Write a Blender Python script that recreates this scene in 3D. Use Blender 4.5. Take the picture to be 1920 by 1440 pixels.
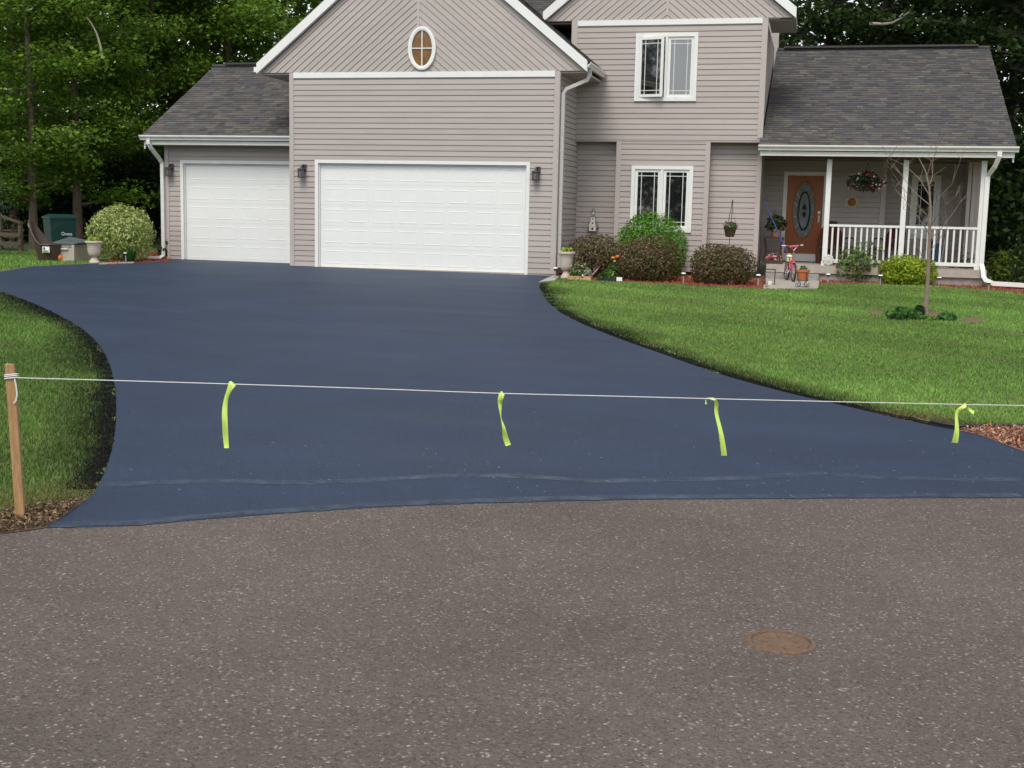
import bpy, math, random
import numpy as np
from mathutils import Vector, Matrix

for o in list(bpy.data.objects): bpy.data.objects.remove(o, do_unlink=True)
SC = bpy.context.scene
COL = SC.collection
rad = math.radians

# ------------------------------------------------------------------ camera
# world: X along the house front (right), Y into depth, Z up, metres; road at z = 0
FPX, PITCH, ROLL, YAW = 2300.0, 0.137225, 0.021184, 0.238915
CAMP = np.array([0.0, 0.0, 1.6])
_fw = np.array([-math.sin(YAW)*math.cos(PITCH), math.cos(YAW)*math.cos(PITCH), -math.sin(PITCH)])
_rt = np.array([math.cos(YAW), math.sin(YAW), 0.0]); _up = np.cross(_rt, _fw)
CRT = math.cos(ROLL)*_rt + math.sin(ROLL)*_up
CUP = -math.sin(ROLL)*_rt + math.cos(ROLL)*_up
cam = bpy.data.cameras.new('camera'); cam_o = bpy.data.objects.new('camera', cam); COL.objects.link(cam_o)
cam_o.matrix_world = Matrix(((CRT[0], CUP[0], -_fw[0], 0), (CRT[1], CUP[1], -_fw[1], 0), (CRT[2], CUP[2], -_fw[2], 1.6), (0, 0, 0, 1)))
cam.sensor_width = 36; cam.lens = 36*FPX/1920; cam.clip_start = 0.05; cam.clip_end = 1000
SC.camera = cam_o

# ------------------------------------------------------------------ light (bright overcast)
SUN_AZ, SUN_EL = rad(-4), rad(54)       # azimuth measured from behind the camera towards the right
wd = bpy.data.worlds.new('World'); SC.world = wd; wd.use_nodes = True
nt = wd.node_tree; nt.nodes.clear()
sky = nt.nodes.new('ShaderNodeTexSky'); sky.sky_type = 'NISHITA'; sky.sun_disc = False
sky.sun_elevation = SUN_EL; sky.sun_rotation = rad(180) - SUN_AZ
sky.air_density = 1.0; sky.dust_density = 0.6; sky.ozone_density = 1.0
hs = nt.nodes.new('ShaderNodeHueSaturation'); hs.inputs['Saturation'].default_value = 0.24
bg = nt.nodes.new('ShaderNodeBackground'); bg.inputs['Strength'].default_value = 0.12
ow = nt.nodes.new('ShaderNodeOutputWorld')
nt.links.new(sky.outputs[0], hs.inputs['Color']); nt.links.new(hs.outputs[0], bg.inputs['Color']); nt.links.new(bg.outputs[0], ow.inputs[0])
sun = bpy.data.lights.new('sun', 'SUN'); sun.energy = 1.4; sun.angle = rad(28); sun.color = (1, .945, .865)
sun_o = bpy.data.objects.new('sun', sun); COL.objects.link(sun_o)
_sd = Vector((math.sin(SUN_AZ)*math.cos(SUN_EL), -math.cos(SUN_AZ)*math.cos(SUN_EL), math.sin(SUN_EL)))
sun_o.rotation_euler = _sd.to_track_quat('Z', 'Y').to_euler(); sun_o.location = (5, -10, 30)
vs = SC.view_settings; vs.view_transform = 'Standard'; vs.look = 'None'; vs.exposure = 0.76; vs.gamma = 1.0; vs.use_curve_mapping = False
SC.render.engine = 'CYCLES'

# ------------------------------------------------------------------ geometry helpers
SL, S0, KX = 0.0112, 6.98, 0.48
def gz(x, y):
    """ground height: flat road, then a gentle even rise towards the house and the woods"""
    s = y - KX*x - S0
    return SL*min(max(s, 0.0), 60.0)
def gzv(x, y): return SL*np.clip(y - KX*x - S0, 0, 60.0)
def pray(u, v):
    return ((u-960)/FPX)*CRT - ((v-720)/FPX)*CUP + _fw
def onY(u, v, Y):
    d = pray(u, v); p = CAMP + d*(Y/d[1]); return p
def oy(u, v, Y):
    p = onY(u, v, Y); return p[0], p[2]
def onG(u, v, lift=0.0):
    d = pray(u, v)
    t = (lift-1.6)/d[2] if d[2] < -1e-6 else 1e9
    p = CAMP + d*t
    if t < 0 or p[1] - KX*p[0] - S0 > 0:      # solve 1.6+t*dz = lift + SL*(t*dy-KX*t*dx-S0)
        t = (lift - SL*S0 - 1.6)/(d[2] - SL*(d[1]-KX*d[0])); p = CAMP + d*t
    return p
def mpp(p): return float(np.dot(np.array(p)-CAMP, _fw))/FPX     # metres per photo pixel there

class MB:
    def __init__(s): s.v = []; s.f = []; s.c = None
    def add(s, vs, fs):
        n = len(s.v); s.v += [tuple(map(float, p)) for p in vs]; s.f += [tuple(n+i for i in f) for f in fs]; return s
    def box(s, x0, x1, y0, y1, z0, z1):
        return s.add([(x0,y0,z0),(x1,y0,z0),(x1,y1,z0),(x0,y1,z0),(x0,y0,z1),(x1,y0,z1),(x1,y1,z1),(x0,y1,z1)],
                     [(0,3,2,1),(4,5,6,7),(0,1,5,4),(1,2,6,5),(2,3,7,6),(3,0,4,7)])
    def hexa(s, a, b):        # two matching quads (bottom, top)
        return s.add(list(a)+list(b), [(0,3,2,1),(4,5,6,7),(0,1,5,4),(1,2,6,5),(2,3,7,6),(3,0,4,7)])
    def prism(s, poly, off):  # polygon extruded by a vector
        n = len(poly); o = np.array(off, float); a = [np.array(p, float) for p in poly]
        return s.add(a + [p+o for p in a], [tuple(range(n)), tuple(range(2*n-1, n-1, -1))] + [(i, i+n, (i+1) % n+n, (i+1) % n) for i in range(n)])
    def tube(s, pts, r, n=8, cap=True):
        pts = [Vector(p) for p in pts]; m = len(pts); rs = r if hasattr(r, '__len__') else [r]*m
        base = len(s.v); prev = None
        for i, p in enumerate(pts):
            t = (pts[min(i+1, m-1)] - pts[max(i-1, 0)])
            t = t.normalized() if t.length > 1e-9 else Vector((0, 0, 1))
            if prev is None:
                a = t.cross(Vector((0, 0, 1)));
                if a.length < 1e-3: a = t.cross(Vector((1, 0, 0)))
                a.normalize()
            else:
                a = prev - t*prev.dot(t)
                a = a.normalized() if a.length > 1e-6 else prev
            prev = a; b = t.cross(a)
            for k in range(n):
                w = 2*math.pi*k/n; q = p + (a*math.cos(w) + b*math.sin(w))*rs[i]; s.v.append(tuple(q))
        for i in range(m-1):
            for k in range(n):
                s.f.append((base+i*n+k, base+i*n+(k+1) % n, base+(i+1)*n+(k+1) % n, base+(i+1)*n+k))
        if cap:
            s.f.append(tuple(base+k for k in range(n-1, -1, -1))); s.f.append(tuple(base+(m-1)*n+k for k in range(n)))
        return s
    def rtube(s, pts, w, h, up=(0, 0, 1)):      # rectangular section along a path
        pts = [Vector(p) for p in pts]; m = len(pts); base = len(s.v)
        for i, p in enumerate(pts):
            t = (pts[min(i+1, m-1)] - pts[max(i-1, 0)]).normalized()
            a = t.cross(Vector(up));
            if a.length < 1e-3: a = t.cross(Vector((0, 1, 0)))
            a.normalize(); b = a.cross(t)
            for k, l in ((-1,-1),(1,-1),(1,1),(-1,1)): s.v.append(tuple(p + a*(k*w/2) + b*(l*h/2)))
        for i in range(m-1):
            for k in range(4):
                s.f.append((base+i*4+k, base+i*4+(k+1) % 4, base+(i+1)*4+(k+1) % 4, base+(i+1)*4+k))
        s.f.append((base+3, base+2, base+1, base)); e = base+(m-1)*4; s.f.append((e, e+1, e+2, e+3)); return s
    def lathe(s, prof, c=(0, 0, 0), n=20):
        base = len(s.v); m = len(prof)
        for r, z in prof:
            for k in range(n):
                w = 2*math.pi*k/n; s.v.append((c[0]+r*math.cos(w), c[1]+r*math.sin(w), c[2]+z))
        for i in range(m-1):
            for k in range(n):
                s.f.append((base+i*n+k, base+i*n+(k+1) % n, base+(i+1)*n+(k+1) % n, base+(i+1)*n+k))
        s.f.append(tuple(base+k for k in range(n-1, -1, -1))); s.f.append(tuple(base+(m-1)*n+k for k in range(n))); return s
    def ball(s, c, r, n=10, m=7):
        rr = r if hasattr(r, '__len__') else (r, r, r); base = len(s.v)
        for i in range(m+1):
            a = math.pi*i/m
            for k in range(n):
                w = 2*math.pi*k/n
                s.v.append((c[0]+rr[0]*math.sin(a)*math.cos(w)*1.0001, c[1]+rr[1]*math.sin(a)*math.sin(w), c[2]-rr[2]*math.cos(a)))
        for i in range(m):
            for k in range(n): s.f.append((base+i*n+k, base+i*n+(k+1) % n, base+(i+1)*n+(k+1) % n, base+(i+1)*n+k))
        return s
    def build(s, name, mat, parent=None, smooth=False, off=None, kind=None, label=None):
        me = bpy.data.meshes.new(name)
        V = np.array(s.v, float)
        if off is None and parent is not None: off = OFF.get(parent.name)
        if off is not None: V = V - np.array(off)
        me.from_pydata(V.tolist(), [], s.f)
        if s.c is not None:
            at = me.color_attributes.new('Col', 'FLOAT_COLOR', 'POINT')
            at.data.foreach_set('color', np.concatenate([np.array(s.c, np.float32), np.ones((len(s.c), 1), np.float32)], 1).ravel())
        me.materials.append(mat)
        if smooth:
            me.polygons.foreach_set('use_smooth', [True]*len(me.polygons))
            try: me.set_sharp_from_angle(angle=rad(40))
            except Exception: pass
        me.validate(); me.update()
        o = bpy.data.objects.new(name, me); COL.objects.link(o)
        if parent is not None:
            o.parent = parent
            if parent.name in OFF: OFF[o.name] = OFF[parent.name]
        if kind: o['kind'] = kind
        if label: o['label'] = label
        return o
OFF = {}
LEAFY = {'foliage', 'flowers', 'plant', 'plants', 'leaves', 'grass_leaves', 'crown'}
def link_mesh(name, me, parent=None):
    o = bpy.data.objects.new(name, me); COL.objects.link(o); o.parent = parent
    if name in LEAFY: o['kind'] = 'stuff'
    return o
def tag(o, label, cat=None, group=None, kind=None):
    if label: o['label'] = label
    if cat: o['category'] = cat
    if group: o['group'] = group
    if kind: o['kind'] = kind
    return o
def thing(name, label, cat, loc=(0, 0, 0), rz=0.0, group=None, world=False):
    o = bpy.data.objects.new(name, None); COL.objects.link(o); o.empty_display_size = .2
    o.location = tuple(map(float, loc)); o.rotation_euler = (0, 0, rz)
    if world: OFF[o.name] = tuple(map(float, loc))
    return tag(o, label, cat, group)
def dup(root, loc, rz=0.0, label=None, scale=1.0):
    r = root.copy(); COL.objects.link(r); r.location = tuple(map(float, loc)); r.rotation_euler = (0, 0, rz); r.scale = (scale,)*3
    if label: r['label'] = label
    for ch in list(root.children):
        c = ch.copy(); COL.objects.link(c); c.parent = r
        for g in list(ch.children):
            d = g.copy(); COL.objects.link(d); d.parent = c
    return r

# ------------------------------------------------------------------ materials
def pm(name, col, rough=.6, var=.12, scale=6, bump=0.0, bscale=60, metal=0.0, spec=.5, attr=False, transl=0.0, stretch=(1, 1, 1), col2=None):
    m = bpy.data.materials.new(name); m.use_nodes = True; n = m.node_tree; b = n.nodes['Principled BSDF']; L = n.links
    b.inputs['Roughness'].default_value = rough; b.inputs['Metallic'].default_value = metal; b.inputs['Specular IOR Level'].default_value = spec
    tc = n.nodes.new('ShaderNodeTexCoord'); mp = n.nodes.new('ShaderNodeMapping'); mp.inputs['Scale'].default_value = stretch
    L.new(tc.outputs['Object'], mp.inputs[0])
    nz = n.nodes.new('ShaderNodeTexNoise'); nz.inputs['Scale'].default_value = scale; nz.inputs['Detail'].default_value = 5; nz.inputs['Roughness'].default_value = .6
    L.new(mp.outputs[0], nz.inputs['Vector'])
    if attr:
        a = n.nodes.new('ShaderNodeAttribute'); a.attribute_name = 'Col'; src = a.outputs['Color']
    else:
        mx0 = n.nodes.new('ShaderNodeMix'); mx0.data_type = 'RGBA'
        c2 = col2 if col2 else tuple(c*(1-var) for c in col); c1 = col if col2 else tuple(min(c*(1+var), 1) for c in col)
        mx0.inputs[6].default_value = (*c2, 1); mx0.inputs[7].default_value = (*c1, 1)
        cr = n.nodes.new('ShaderNodeMapRange'); cr.inputs[1].default_value = .3; cr.inputs[2].default_value = .7
        L.new(nz.outputs[0], cr.inputs[0]); L.new(cr.outputs[0], mx0.inputs[0]); src = mx0.outputs[2]
    L.new(src, b.inputs['Base Color'])
    if bump:
        bz = n.nodes.new('ShaderNodeTexNoise'); bz.inputs['Scale'].default_value = bscale; bz.inputs['Detail'].default_value = 4
        L.new(mp.outputs[0], bz.inputs['Vector'])
        bp = n.nodes.new('ShaderNodeBump'); bp.inputs['Strength'].default_value = bump; bp.inputs['Distance'].default_value = .01
        L.new(bz.outputs[0], bp.inputs['Height']); L.new(bp.outputs[0], b.inputs['Normal'])
    if transl:
        t = n.nodes.new('ShaderNodeBsdfTranslucent'); L.new(src, t.inputs[0])
        ms = n.nodes.new('ShaderNodeMixShader'); ms.inputs[0].default_value = transl
        L.new(b.outputs[0], ms.inputs[1]); L.new(t.outputs[0], ms.inputs[2]); L.new(ms.outputs[0], n.nodes['Material Output'].inputs[0])
    return m

def road_material(name, base, speck, cell, rough, dark, warm, spec=.4, stones=.5, bump=.35, drift=(.8, 1.16), streak=False):
    """asphalt: two sizes of stone with random tone, a few pale ones, broad tonal drift"""
    m = bpy.data.materials.new(name); m.use_nodes = True; n = m.node_tree; L = n.links; b = n.nodes['Principled BSDF']
    tc = n.nodes.new('ShaderNodeTexCoord')
    def stone(sc, els):
        vo = n.nodes.new('ShaderNodeTexVoronoi'); vo.inputs['Scale'].default_value = sc; L.new(tc.outputs['Object'], vo.inputs['Vector'])
        sep = n.nodes.new('ShaderNodeSeparateColor'); L.new(vo.outputs['Color'], sep.inputs[0])
        ramp = n.nodes.new('ShaderNodeValToRGB'); e = ramp.color_ramp.elements
        e[0].position = els[0][0]; e[0].color = (*els[0][1], 1); e[1].position = els[-1][0]; e[1].color = (*els[-1][1], 1)
        for p, c in els[1:-1]: k = e.new(p); k.color = (*c, 1)
        L.new(sep.outputs[0], ramp.inputs[0]); return vo, ramp
    cool = (base[0]*.86, base[1]*.98, base[2]*1.02)
    vo, r1 = stone(cell, [(0, dark), (.25, base), (.45, cool), (.65, warm), (1-.16*stones, tuple(x*1.2 for x in base)), (1-.05*stones, tuple(x*1.8 for x in warm)), (1, speck)])
    vo2, r2 = stone(cell*2.3, [(0, tuple(x*.7 for x in dark)), (.4, base), (.8, warm), (1, tuple(x*1.5 for x in warm))])
    mx = n.nodes.new('ShaderNodeMix'); mx.data_type = 'RGBA'; mx.inputs[0].default_value = .33
    L.new(r1.outputs[0], mx.inputs[6]); L.new(r2.outputs[0], mx.inputs[7])
    nz = n.nodes.new('ShaderNodeTexNoise'); nz.inputs['Scale'].default_value = .5; nz.inputs['Detail'].default_value = 8; nz.inputs['Roughness'].default_value = .68
    L.new(tc.outputs['Object'], nz.inputs['Vector'])
    mr = n.nodes.new('ShaderNodeMapRange'); mr.inputs[1].default_value = .3; mr.inputs[2].default_value = .72; mr.inputs[3].default_value = drift[0]; mr.inputs[4].default_value = drift[1]
    L.new(nz.outputs[0], mr.inputs[0])
    mul = n.nodes.new('ShaderNodeMix'); mul.data_type = 'RGBA'; mul.blend_type = 'MULTIPLY'; mul.inputs[0].default_value = 1
    L.new(mx.outputs[2], mul.inputs[6]); L.new(mr.outputs[0], mul.inputs[7])
    L.new(mul.outputs[2], b.inputs['Base Color'])
    if streak:      # squeegee passes: long soft bands of slightly different sheen
        mp = n.nodes.new('ShaderNodeMapping'); mp.inputs['Rotation'].default_value = (0, 0, .42); mp.inputs['Scale'].default_value = (.3, 1.7, 1); L.new(tc.outputs['Object'], mp.inputs[0])
        sz = n.nodes.new('ShaderNodeTexNoise'); sz.inputs['Scale'].default_value = 1.0; sz.inputs['Detail'].default_value = 5; L.new(mp.outputs[0], sz.inputs['Vector'])
        sr = n.nodes.new('ShaderNodeMapRange'); sr.inputs[1].default_value = .3; sr.inputs[2].default_value = .7; sr.inputs[3].default_value = rough-.05; sr.inputs[4].default_value = rough+.06
        L.new(sz.outputs[0], sr.inputs[0]); L.new(sr.outputs[0], b.inputs['Roughness'])
        ml_ = n.nodes.new('ShaderNodeMapRange'); ml_.inputs[1].default_value = .3; ml_.inputs[2].default_value = .7; ml_.inputs[3].default_value = .93; ml_.inputs[4].default_value = 1.07
        L.new(sz.outputs[0], ml_.inputs[0]); m2 = n.nodes.new('ShaderNodeMix'); m2.data_type = 'RGBA'; m2.blend_type = 'MULTIPLY'; m2.inputs[0].default_value = 1
        L.new(mul.outputs[2], m2.inputs[6]); L.new(ml_.outputs[0], m2.inputs[7]); L.new(m2.outputs[2], b.inputs['Base Color'])
    else: b.inputs['Roughness'].default_value = rough
    b.inputs['Specular IOR Level'].default_value = spec
    bp = n.nodes.new('ShaderNodeBump'); bp.inputs['Strength'].default_value = bump; bp.inputs['Distance'].default_value = .006
    L.new(vo.outputs['Distance'], bp.inputs['Height']); L.new(bp.outputs[0], b.inputs['Normal'])
    return m

M = {}
M['road'] = road_material('road_asphalt', (.128, .104, .092), (.52, .47, .43), 116, .9, (.050, .045, .043), (.157, .122, .105), spec=.22, stones=.62, drift=(.76, 1.16), bump=.4)
M['sealer'] = road_material('sealcoat', (.0215, .0375, .0735), (.048, .066, .105), 120, .62, (.0140, .0265, .0560), (.0260, .0430, .0810), spec=.38, stones=.2, bump=.3, drift=(.80, 1.18), streak=True)
M['sealer2'] = pm('sealcoat_band', (.052, .074, .112), .55, .22, 9)
_n = M['sealer2'].node_tree; _b = _n.nodes['Principled BSDF']; _z = _n.nodes.new('ShaderNodeTexNoise'); _z.inputs['Scale'].default_value = 5; _z.inputs['Detail'].default_value = 7; _z.inputs['Roughness'].default_value = .7
_t = _n.nodes.new('ShaderNodeTexCoord'); _n.links.new(_t.outputs['Object'], _z.inputs['Vector'])
_r = _n.nodes.new('ShaderNodeMapRange'); _r.inputs[1].default_value = .36; _r.inputs[2].default_value = .64; _r.inputs[3].default_value = .45; _r.inputs[4].default_value = 1.0; _n.links.new(_z.outputs[0], _r.inputs[0])      # thin second coat: patchy cover
_tr = _n.nodes.new('ShaderNodeBsdfTransparent'); _m = _n.nodes.new('ShaderNodeMixShader'); _n.links.new(_r.outputs[0], _m.inputs[0]); _n.links.new(_tr.outputs[0], _m.inputs[1]); _n.links.new(_b.outputs[0], _m.inputs[2]); _n.links.new(_m.outputs[0], _n.nodes['Material Output'].inputs[0])
M['lawn'] = pm('lawn_soil', (.13, .17, .05), .95, .3, 2.5, col2=(.10, .125, .04), bump=.5, bscale=40)
M['soil'] = pm('soil', (.16, .105, .065), .95, .35, 14, bump=1, bscale=50)
M['blacksoil'] = pm('sprayed_soil', (.007, .007, .0075), .95, .4, 20, bump=1, bscale=60, spec=.1)
M['mulch'] = pm('red_mulch', (.24, .066, .036), .95, .45, 26, bump=1, bscale=50)
M['mulch2'] = pm('faded_mulch', (.33, .16, .11), .95, .45, 30, bump=1, bscale=50)
M['siding'] = pm('siding_vinyl', (.422, .375, .350), .55, .05, 1.6, stretch=(.6, .6, 6), spec=.35)
_n = M['siding'].node_tree; _b = _n.nodes['Principled BSDF']; _src = _b.inputs['Base Color'].links[0].from_socket
_oi = _n.nodes.new('ShaderNodeObjectInfo'); _mr = _n.nodes.new('ShaderNodeMapRange'); _mr.inputs[3].default_value = .955; _mr.inputs[4].default_value = 1.045; _n.links.new(_oi.outputs['Random'], _mr.inputs[0])
_mu = _n.nodes.new('ShaderNodeMix'); _mu.data_type = 'RGBA'; _mu.blend_type = 'MULTIPLY'; _mu.inputs[0].default_value = 1; _n.links.new(_src, _mu.inputs[6]); _n.links.new(_mr.outputs[0], _mu.inputs[7]); _n.links.new(_mu.outputs[2], _b.inputs['Base Color'])
M['sidetrim'] = pm('siding_trim', (.465, .412, .385), .55, .04, 3, spec=.35)
M['white'] = pm('white_paint', (.78, .78, .755), .5, .03, 4)
M['door'] = pm('garage_door_white', (.79, .80, .77), .5, .02, 3)
M['almond'] = pm('gutter_white', (.68, .68, .645), .4, .06, 4)
M['spout'] = pm('downspout_grey', (.47, .46, .45), .45, .05, 5)
M['ceiling'] = pm('porch_ceiling_darkened', (.11, .085, .065), .7, .15, 4)  # colour darkened to cut bounce light and deepen the shade in the porch
M['soffit'] = pm('soffit', (.36, .32, .31), .6, .04, 5)
M['shingle'] = pm('asphalt_shingle', (.1, .1, .1), .95, attr=True, bump=.6, bscale=120, spec=.15)
M['ridge'] = pm('ridge_cap', (.06, .058, .058), .95, .3, 20)
M['concrete'] = pm('concrete', (.40, .36, .31), .9, .14, 5, bump=.3, bscale=80)
M['concrete2'] = pm('concrete_step', (.30, .28, .255), .9, .2, 7, bump=.3, bscale=80)
M['glass'] = pm('window_glass', (.010, .012, .013), .03, .02, 3, spec=.5)
M['glass'].node_tree.nodes['Principled BSDF'].inputs['IOR'].default_value = 2.4
M['amber'] = pm('amber_glass', (.20, .10, .03), .12, .3, 6, spec=.5)
M['leadglass'] = pm('leaded_glass', (.19, .225, .215), .12, .25, 14, spec=.6)
M['darkglass'] = pm('bevelled_glass', (.012, .03, .026), .08, .2, 14, spec=.6)
M['came'] = pm('lead_came', (.55, .56, .54), .3, .1, 9, metal=.7)
M['doorwood'] = pm('stained_door', (.34, .098, .022), .42, .22, 3, stretch=(14, 14, 1.2))
M['brass'] = pm('satin_nickel', (.72, .68, .58), .3, .05, 5, metal=.9)
M['bronze'] = pm('dark_bronze', (.075, .062, .07), .5, .2, 12, metal=.3)
M['lampglass'] = pm('lamp_glass', (.16, .15, .16), .2, .15, 12)
M['dark'] = pm('room_dark', (.012, .011, .011), .9, .1, 2)
M['stake'] = pm('raw_lumber', (.42, .25, .115), .8, .25, 5, stretch=(14, 14, 1.5), bump=.3, bscale=40)
M['string'] = pm('white_twine', (.75, .75, .73), .7, .08, 60)
M['tape'] = pm('lime_flagging', (.72, .97, .20), .45, .05, 12, transl=.08)
M['iron'] = pm('rusted_iron', (.25, .135, .07), .85, .35, 45, bump=1, bscale=120, col2=(.11, .088, .072))
M['irondark'] = pm('iron_gap', (.03, .022, .018), .9, .2, 30)
M['bark'] = pm('bark', (.15, .115, .085), .95, .35, 9, stretch=(2, 2, .5), bump=1, bscale=18)
M['bark2'] = pm('dark_bark', (.055, .045, .037), .95, .35, 9, stretch=(2, 2, .5), bump=1, bscale=18)
M['twig'] = pm('sapling_bark', (.23, .172, .13), .8, .2, 12)
M['deadwood'] = pm('bleached_branch', (.42, .36, .28), .8, .2, 12)
M['leaf'] = pm('leaf', (.1, .2, .05), .5, attr=True, transl=.42, spec=.25)
M['petal'] = pm('petal', (.5, .2, .2), .6, attr=True, transl=.15, spec=.2)
M['grass'] = pm('grass_blade', (.1, .2, .05), .6, attr=True, transl=.25, spec=.2)
M['brownplastic'] = pm('brown_plastic', (.055, .036, .024), .45, .15, 8)
M['greenplastic'] = pm('green_plastic', (.006, .042, .037), .4, .12, 5)
M['greendark'] = pm('green_recess', (.006, .03, .026), .6, .1, 5)
M['taupe'] = pm('taupe_resin', (.44, .40, .33), .6, .06, 6)
M['lidgrey'] = pm('lid_slate', (.085, .105, .105), .55, .12, 6)
M['black'] = pm('black_plastic', (.018, .018, .019), .5, .15, 8)
M['whiteprint'] = pm('white_print', (.82, .82, .8), .6, .03, 8)
M['greenprint'] = pm('green_print', (.13, .38, .10), .6, .3, 20)
M['orange'] = pm('orange_plastic', (.78, .19, .03), .45, .1, 8)
M['urn'] = pm('urn_resin', (.50, .45, .38), .75, .1, 8, bump=.2, bscale=60)
M['terracotta'] = pm('terracotta', (.52, .15, .055), .8, .12, 8)
M['bluepaint'] = pm('blue_handle', (.05, .085, .32), .45, .1, 8)
M['bristle'] = pm('yellow_bristle', (.50, .52, .18), .8, .2, 30)
M['pink'] = pm('pink_paint', (.62, .10, .16), .35, .1, 8)
M['chrome'] = pm('chrome', (.75, .75, .75), .2, .05, 8, metal=1)
M['rubber'] = pm('rubber', (.03, .03, .03), .7, .15, 12)
M['cushion'] = pm('oxblood_cushion', (.11, .018, .02), .8, .2, 9)
M['brownwood'] = pm('dark_brown_wood', (.085, .03, .017), .5, .25, 6, stretch=(8, 8, 2))
M['deckwood'] = pm('weathered_wood', (.12, .085, .055), .85, .25, 6, stretch=(2, 2, 10))
M['cedar'] = pm('cedar_planter', (.50, .31, .15), .8, .2, 6)
M['navy'] = pm('navy_fabric', (.012, .03, .075), .7, .2, 8)
M['greypanel'] = pm('grey_panel', (.30, .27, .27), .6, .05, 4)
M['ironwork'] = pm('wrought_iron', (.035, .03, .028), .55, .2, 14)
M['wicker'] = pm('wicker', (.33, .22, .12), .8, .4, 60)
M['sunface'] = pm('sun_face', (.32, .12, .04), .6, .3, 16)
M['sunray'] = pm('sun_ray', (.62, .58, .25), .6, .3, 16)
M['birdwhite'] = pm('bird_house_white', (.68, .64, .58), .7, .1, 10)
M['birdgreen'] = pm('bird_house_roof', (.20, .22, .19), .7, .2, 10)
M['stoneflower'] = pm('cast_stone', (.58, .58, .55), .85, .12, 20, bump=.4, bscale=60)
M['lightmetal'] = pm('path_light_metal', (.42, .41, .39), .4, .15, 12, metal=.5)
M['lampcap'] = pm('path_light_cap', (.85, .85, .82), .4, .03, 12)
M['edging'] = pm('black_edging', (.022, .022, .024), .5, .2, 12)
M['chip'] = pm('mulch_chip', (.3, .1, .05), .95, attr=True, spec=.1)
M['straw'] = pm('dry_litter', (.26, .24, .20), .9, .3, 30)

# ------------------------------------------------------------------ vectorised foliage
def unit(a): return a/np.maximum(np.linalg.norm(a, axis=1, keepdims=True), 1e-9)
def quad_mesh(name, V, C, mat, nper=4):
    """V (N,nper,3), one polygon per leaf, colour per leaf"""
    N = V.shape[0]; me = bpy.data.meshes.new(name)
    me.vertices.add(N*nper); me.vertices.foreach_set('co', V.astype(np.float32).ravel())
    me.loops.add(N*nper); me.loops.foreach_set('vertex_index', np.arange(N*nper, dtype=np.int32))
    me.polygons.add(N); me.polygons.foreach_set('loop_start', np.arange(0, N*nper, nper, dtype=np.int32))
    try: me.polygons.foreach_set('loop_total', np.full(N, nper, dtype=np.int32))
    except Exception: pass
    at = me.color_attributes.new('Col', 'FLOAT_COLOR', 'POINT')
    c = np.concatenate([C, np.ones((N, 1))], 1).astype(np.float32)
    at.data.foreach_set('color', np.repeat(c, nper, axis=0).ravel())
    me.materials.append(mat); me.update(calc_edges=True); me.validate(); return me
def leaf_mesh(name, P, Nrm, size, C, mat, rng, aspect=.6):
    N = len(P); t = unit(np.cross(Nrm, rng.normal(size=(N, 3)))); b = np.cross(unit(Nrm), t)
    s = size[:, None]; V = np.stack([P - t*s*.5, P + b*s*aspect*.5 - t*s*.05, P + t*s*.5 - unit(Nrm)*s*.12, P - b*s*aspect*.5 - t*s*.05], 1)
    return quad_mesh(name, V, C, mat)
def pick(cols, n, rng, jit=.18, w=None):
    c = np.array(cols)[rng.choice(len(cols), n, p=w)]
    return np.clip(c*(1+rng.normal(size=(n, 1))*jit), .002, 1)
def lump_fn(rng, k=7, f=3.5):
    W = rng.normal(size=(k, 3))*f; ph = rng.uniform(0, 6.28, k)
    return lambda D: np.sin(D@W.T + ph).mean(1)*1.8

def foliage_ball(name, rx, ry, rz, cz, n, leaf, cols, seed, lump=.12, shell=.45, zmin=.02, w=None, up=.25, aspect=.6, mat=None, jit=.2, boxy=0.0):
    rng = np.random.default_rng(seed); D = unit(rng.normal(size=(int(n*1.5), 3))); lf = lump_fn(rng)
    R = (1 - shell*rng.random(len(D))**2.2)*(1 + lump*lf(D)) + rng.normal(size=len(D))*.03 + .10*(rng.random(len(D)) < .04)*rng.random(len(D))
    B = np.where(D[:, 2] < 0, np.maximum(.4, np.sqrt(1-D[:, 2]**2))**(-boxy), 1.0)
    P = D*R[:, None]*np.array([rx, ry, rz])*np.stack([B, B, np.ones_like(B)], 1) + np.array([0, 0, cz])
    k = P[:, 2] > zmin; P, D = P[k][:n], D[k][:n]; N = len(P)
    Nr = unit(D + np.array([0, 0, up]) + rng.normal(size=(N, 3))*.55)
    return leaf_mesh(name, P, Nr, leaf*rng.uniform(.65, 1.3, N), pick(cols, N, rng, jit, w), mat or M['leaf'], rng, aspect)
def stems(name, h, r, n, seed, mat, parent, rad0=.012):
    rnd = random.Random(seed); mb = MB()
    for i in range(n):
        a = rnd.uniform(0, 6.28); q = rnd.uniform(.3, .85)*r
        mb.tube([(.05*math.cos(a), .05*math.sin(a), -.03), (q*.5*math.cos(a), q*.5*math.sin(a), h*.4), (q*math.cos(a), q*math.sin(a), h*.8)], [rad0, rad0*.7, rad0*.35], 5)
    return mb.build(name, mat, parent)
def shrub(name, label, loc, rx, ry, rz, cz, n, leaf, cols, seed, cat='shrub', group=None, stemmat=None, **kw):
    t = thing(name, label, cat, loc, 0, group)
    link_mesh('foliage', foliage_ball('foliage', rx, ry, rz, cz, n, leaf, cols, seed, **kw), t)
    stems('stem', cz+rz*.5, min(rx, ry)*.8, 9, seed, stemmat or M['bark2'], t)
    return t

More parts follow.
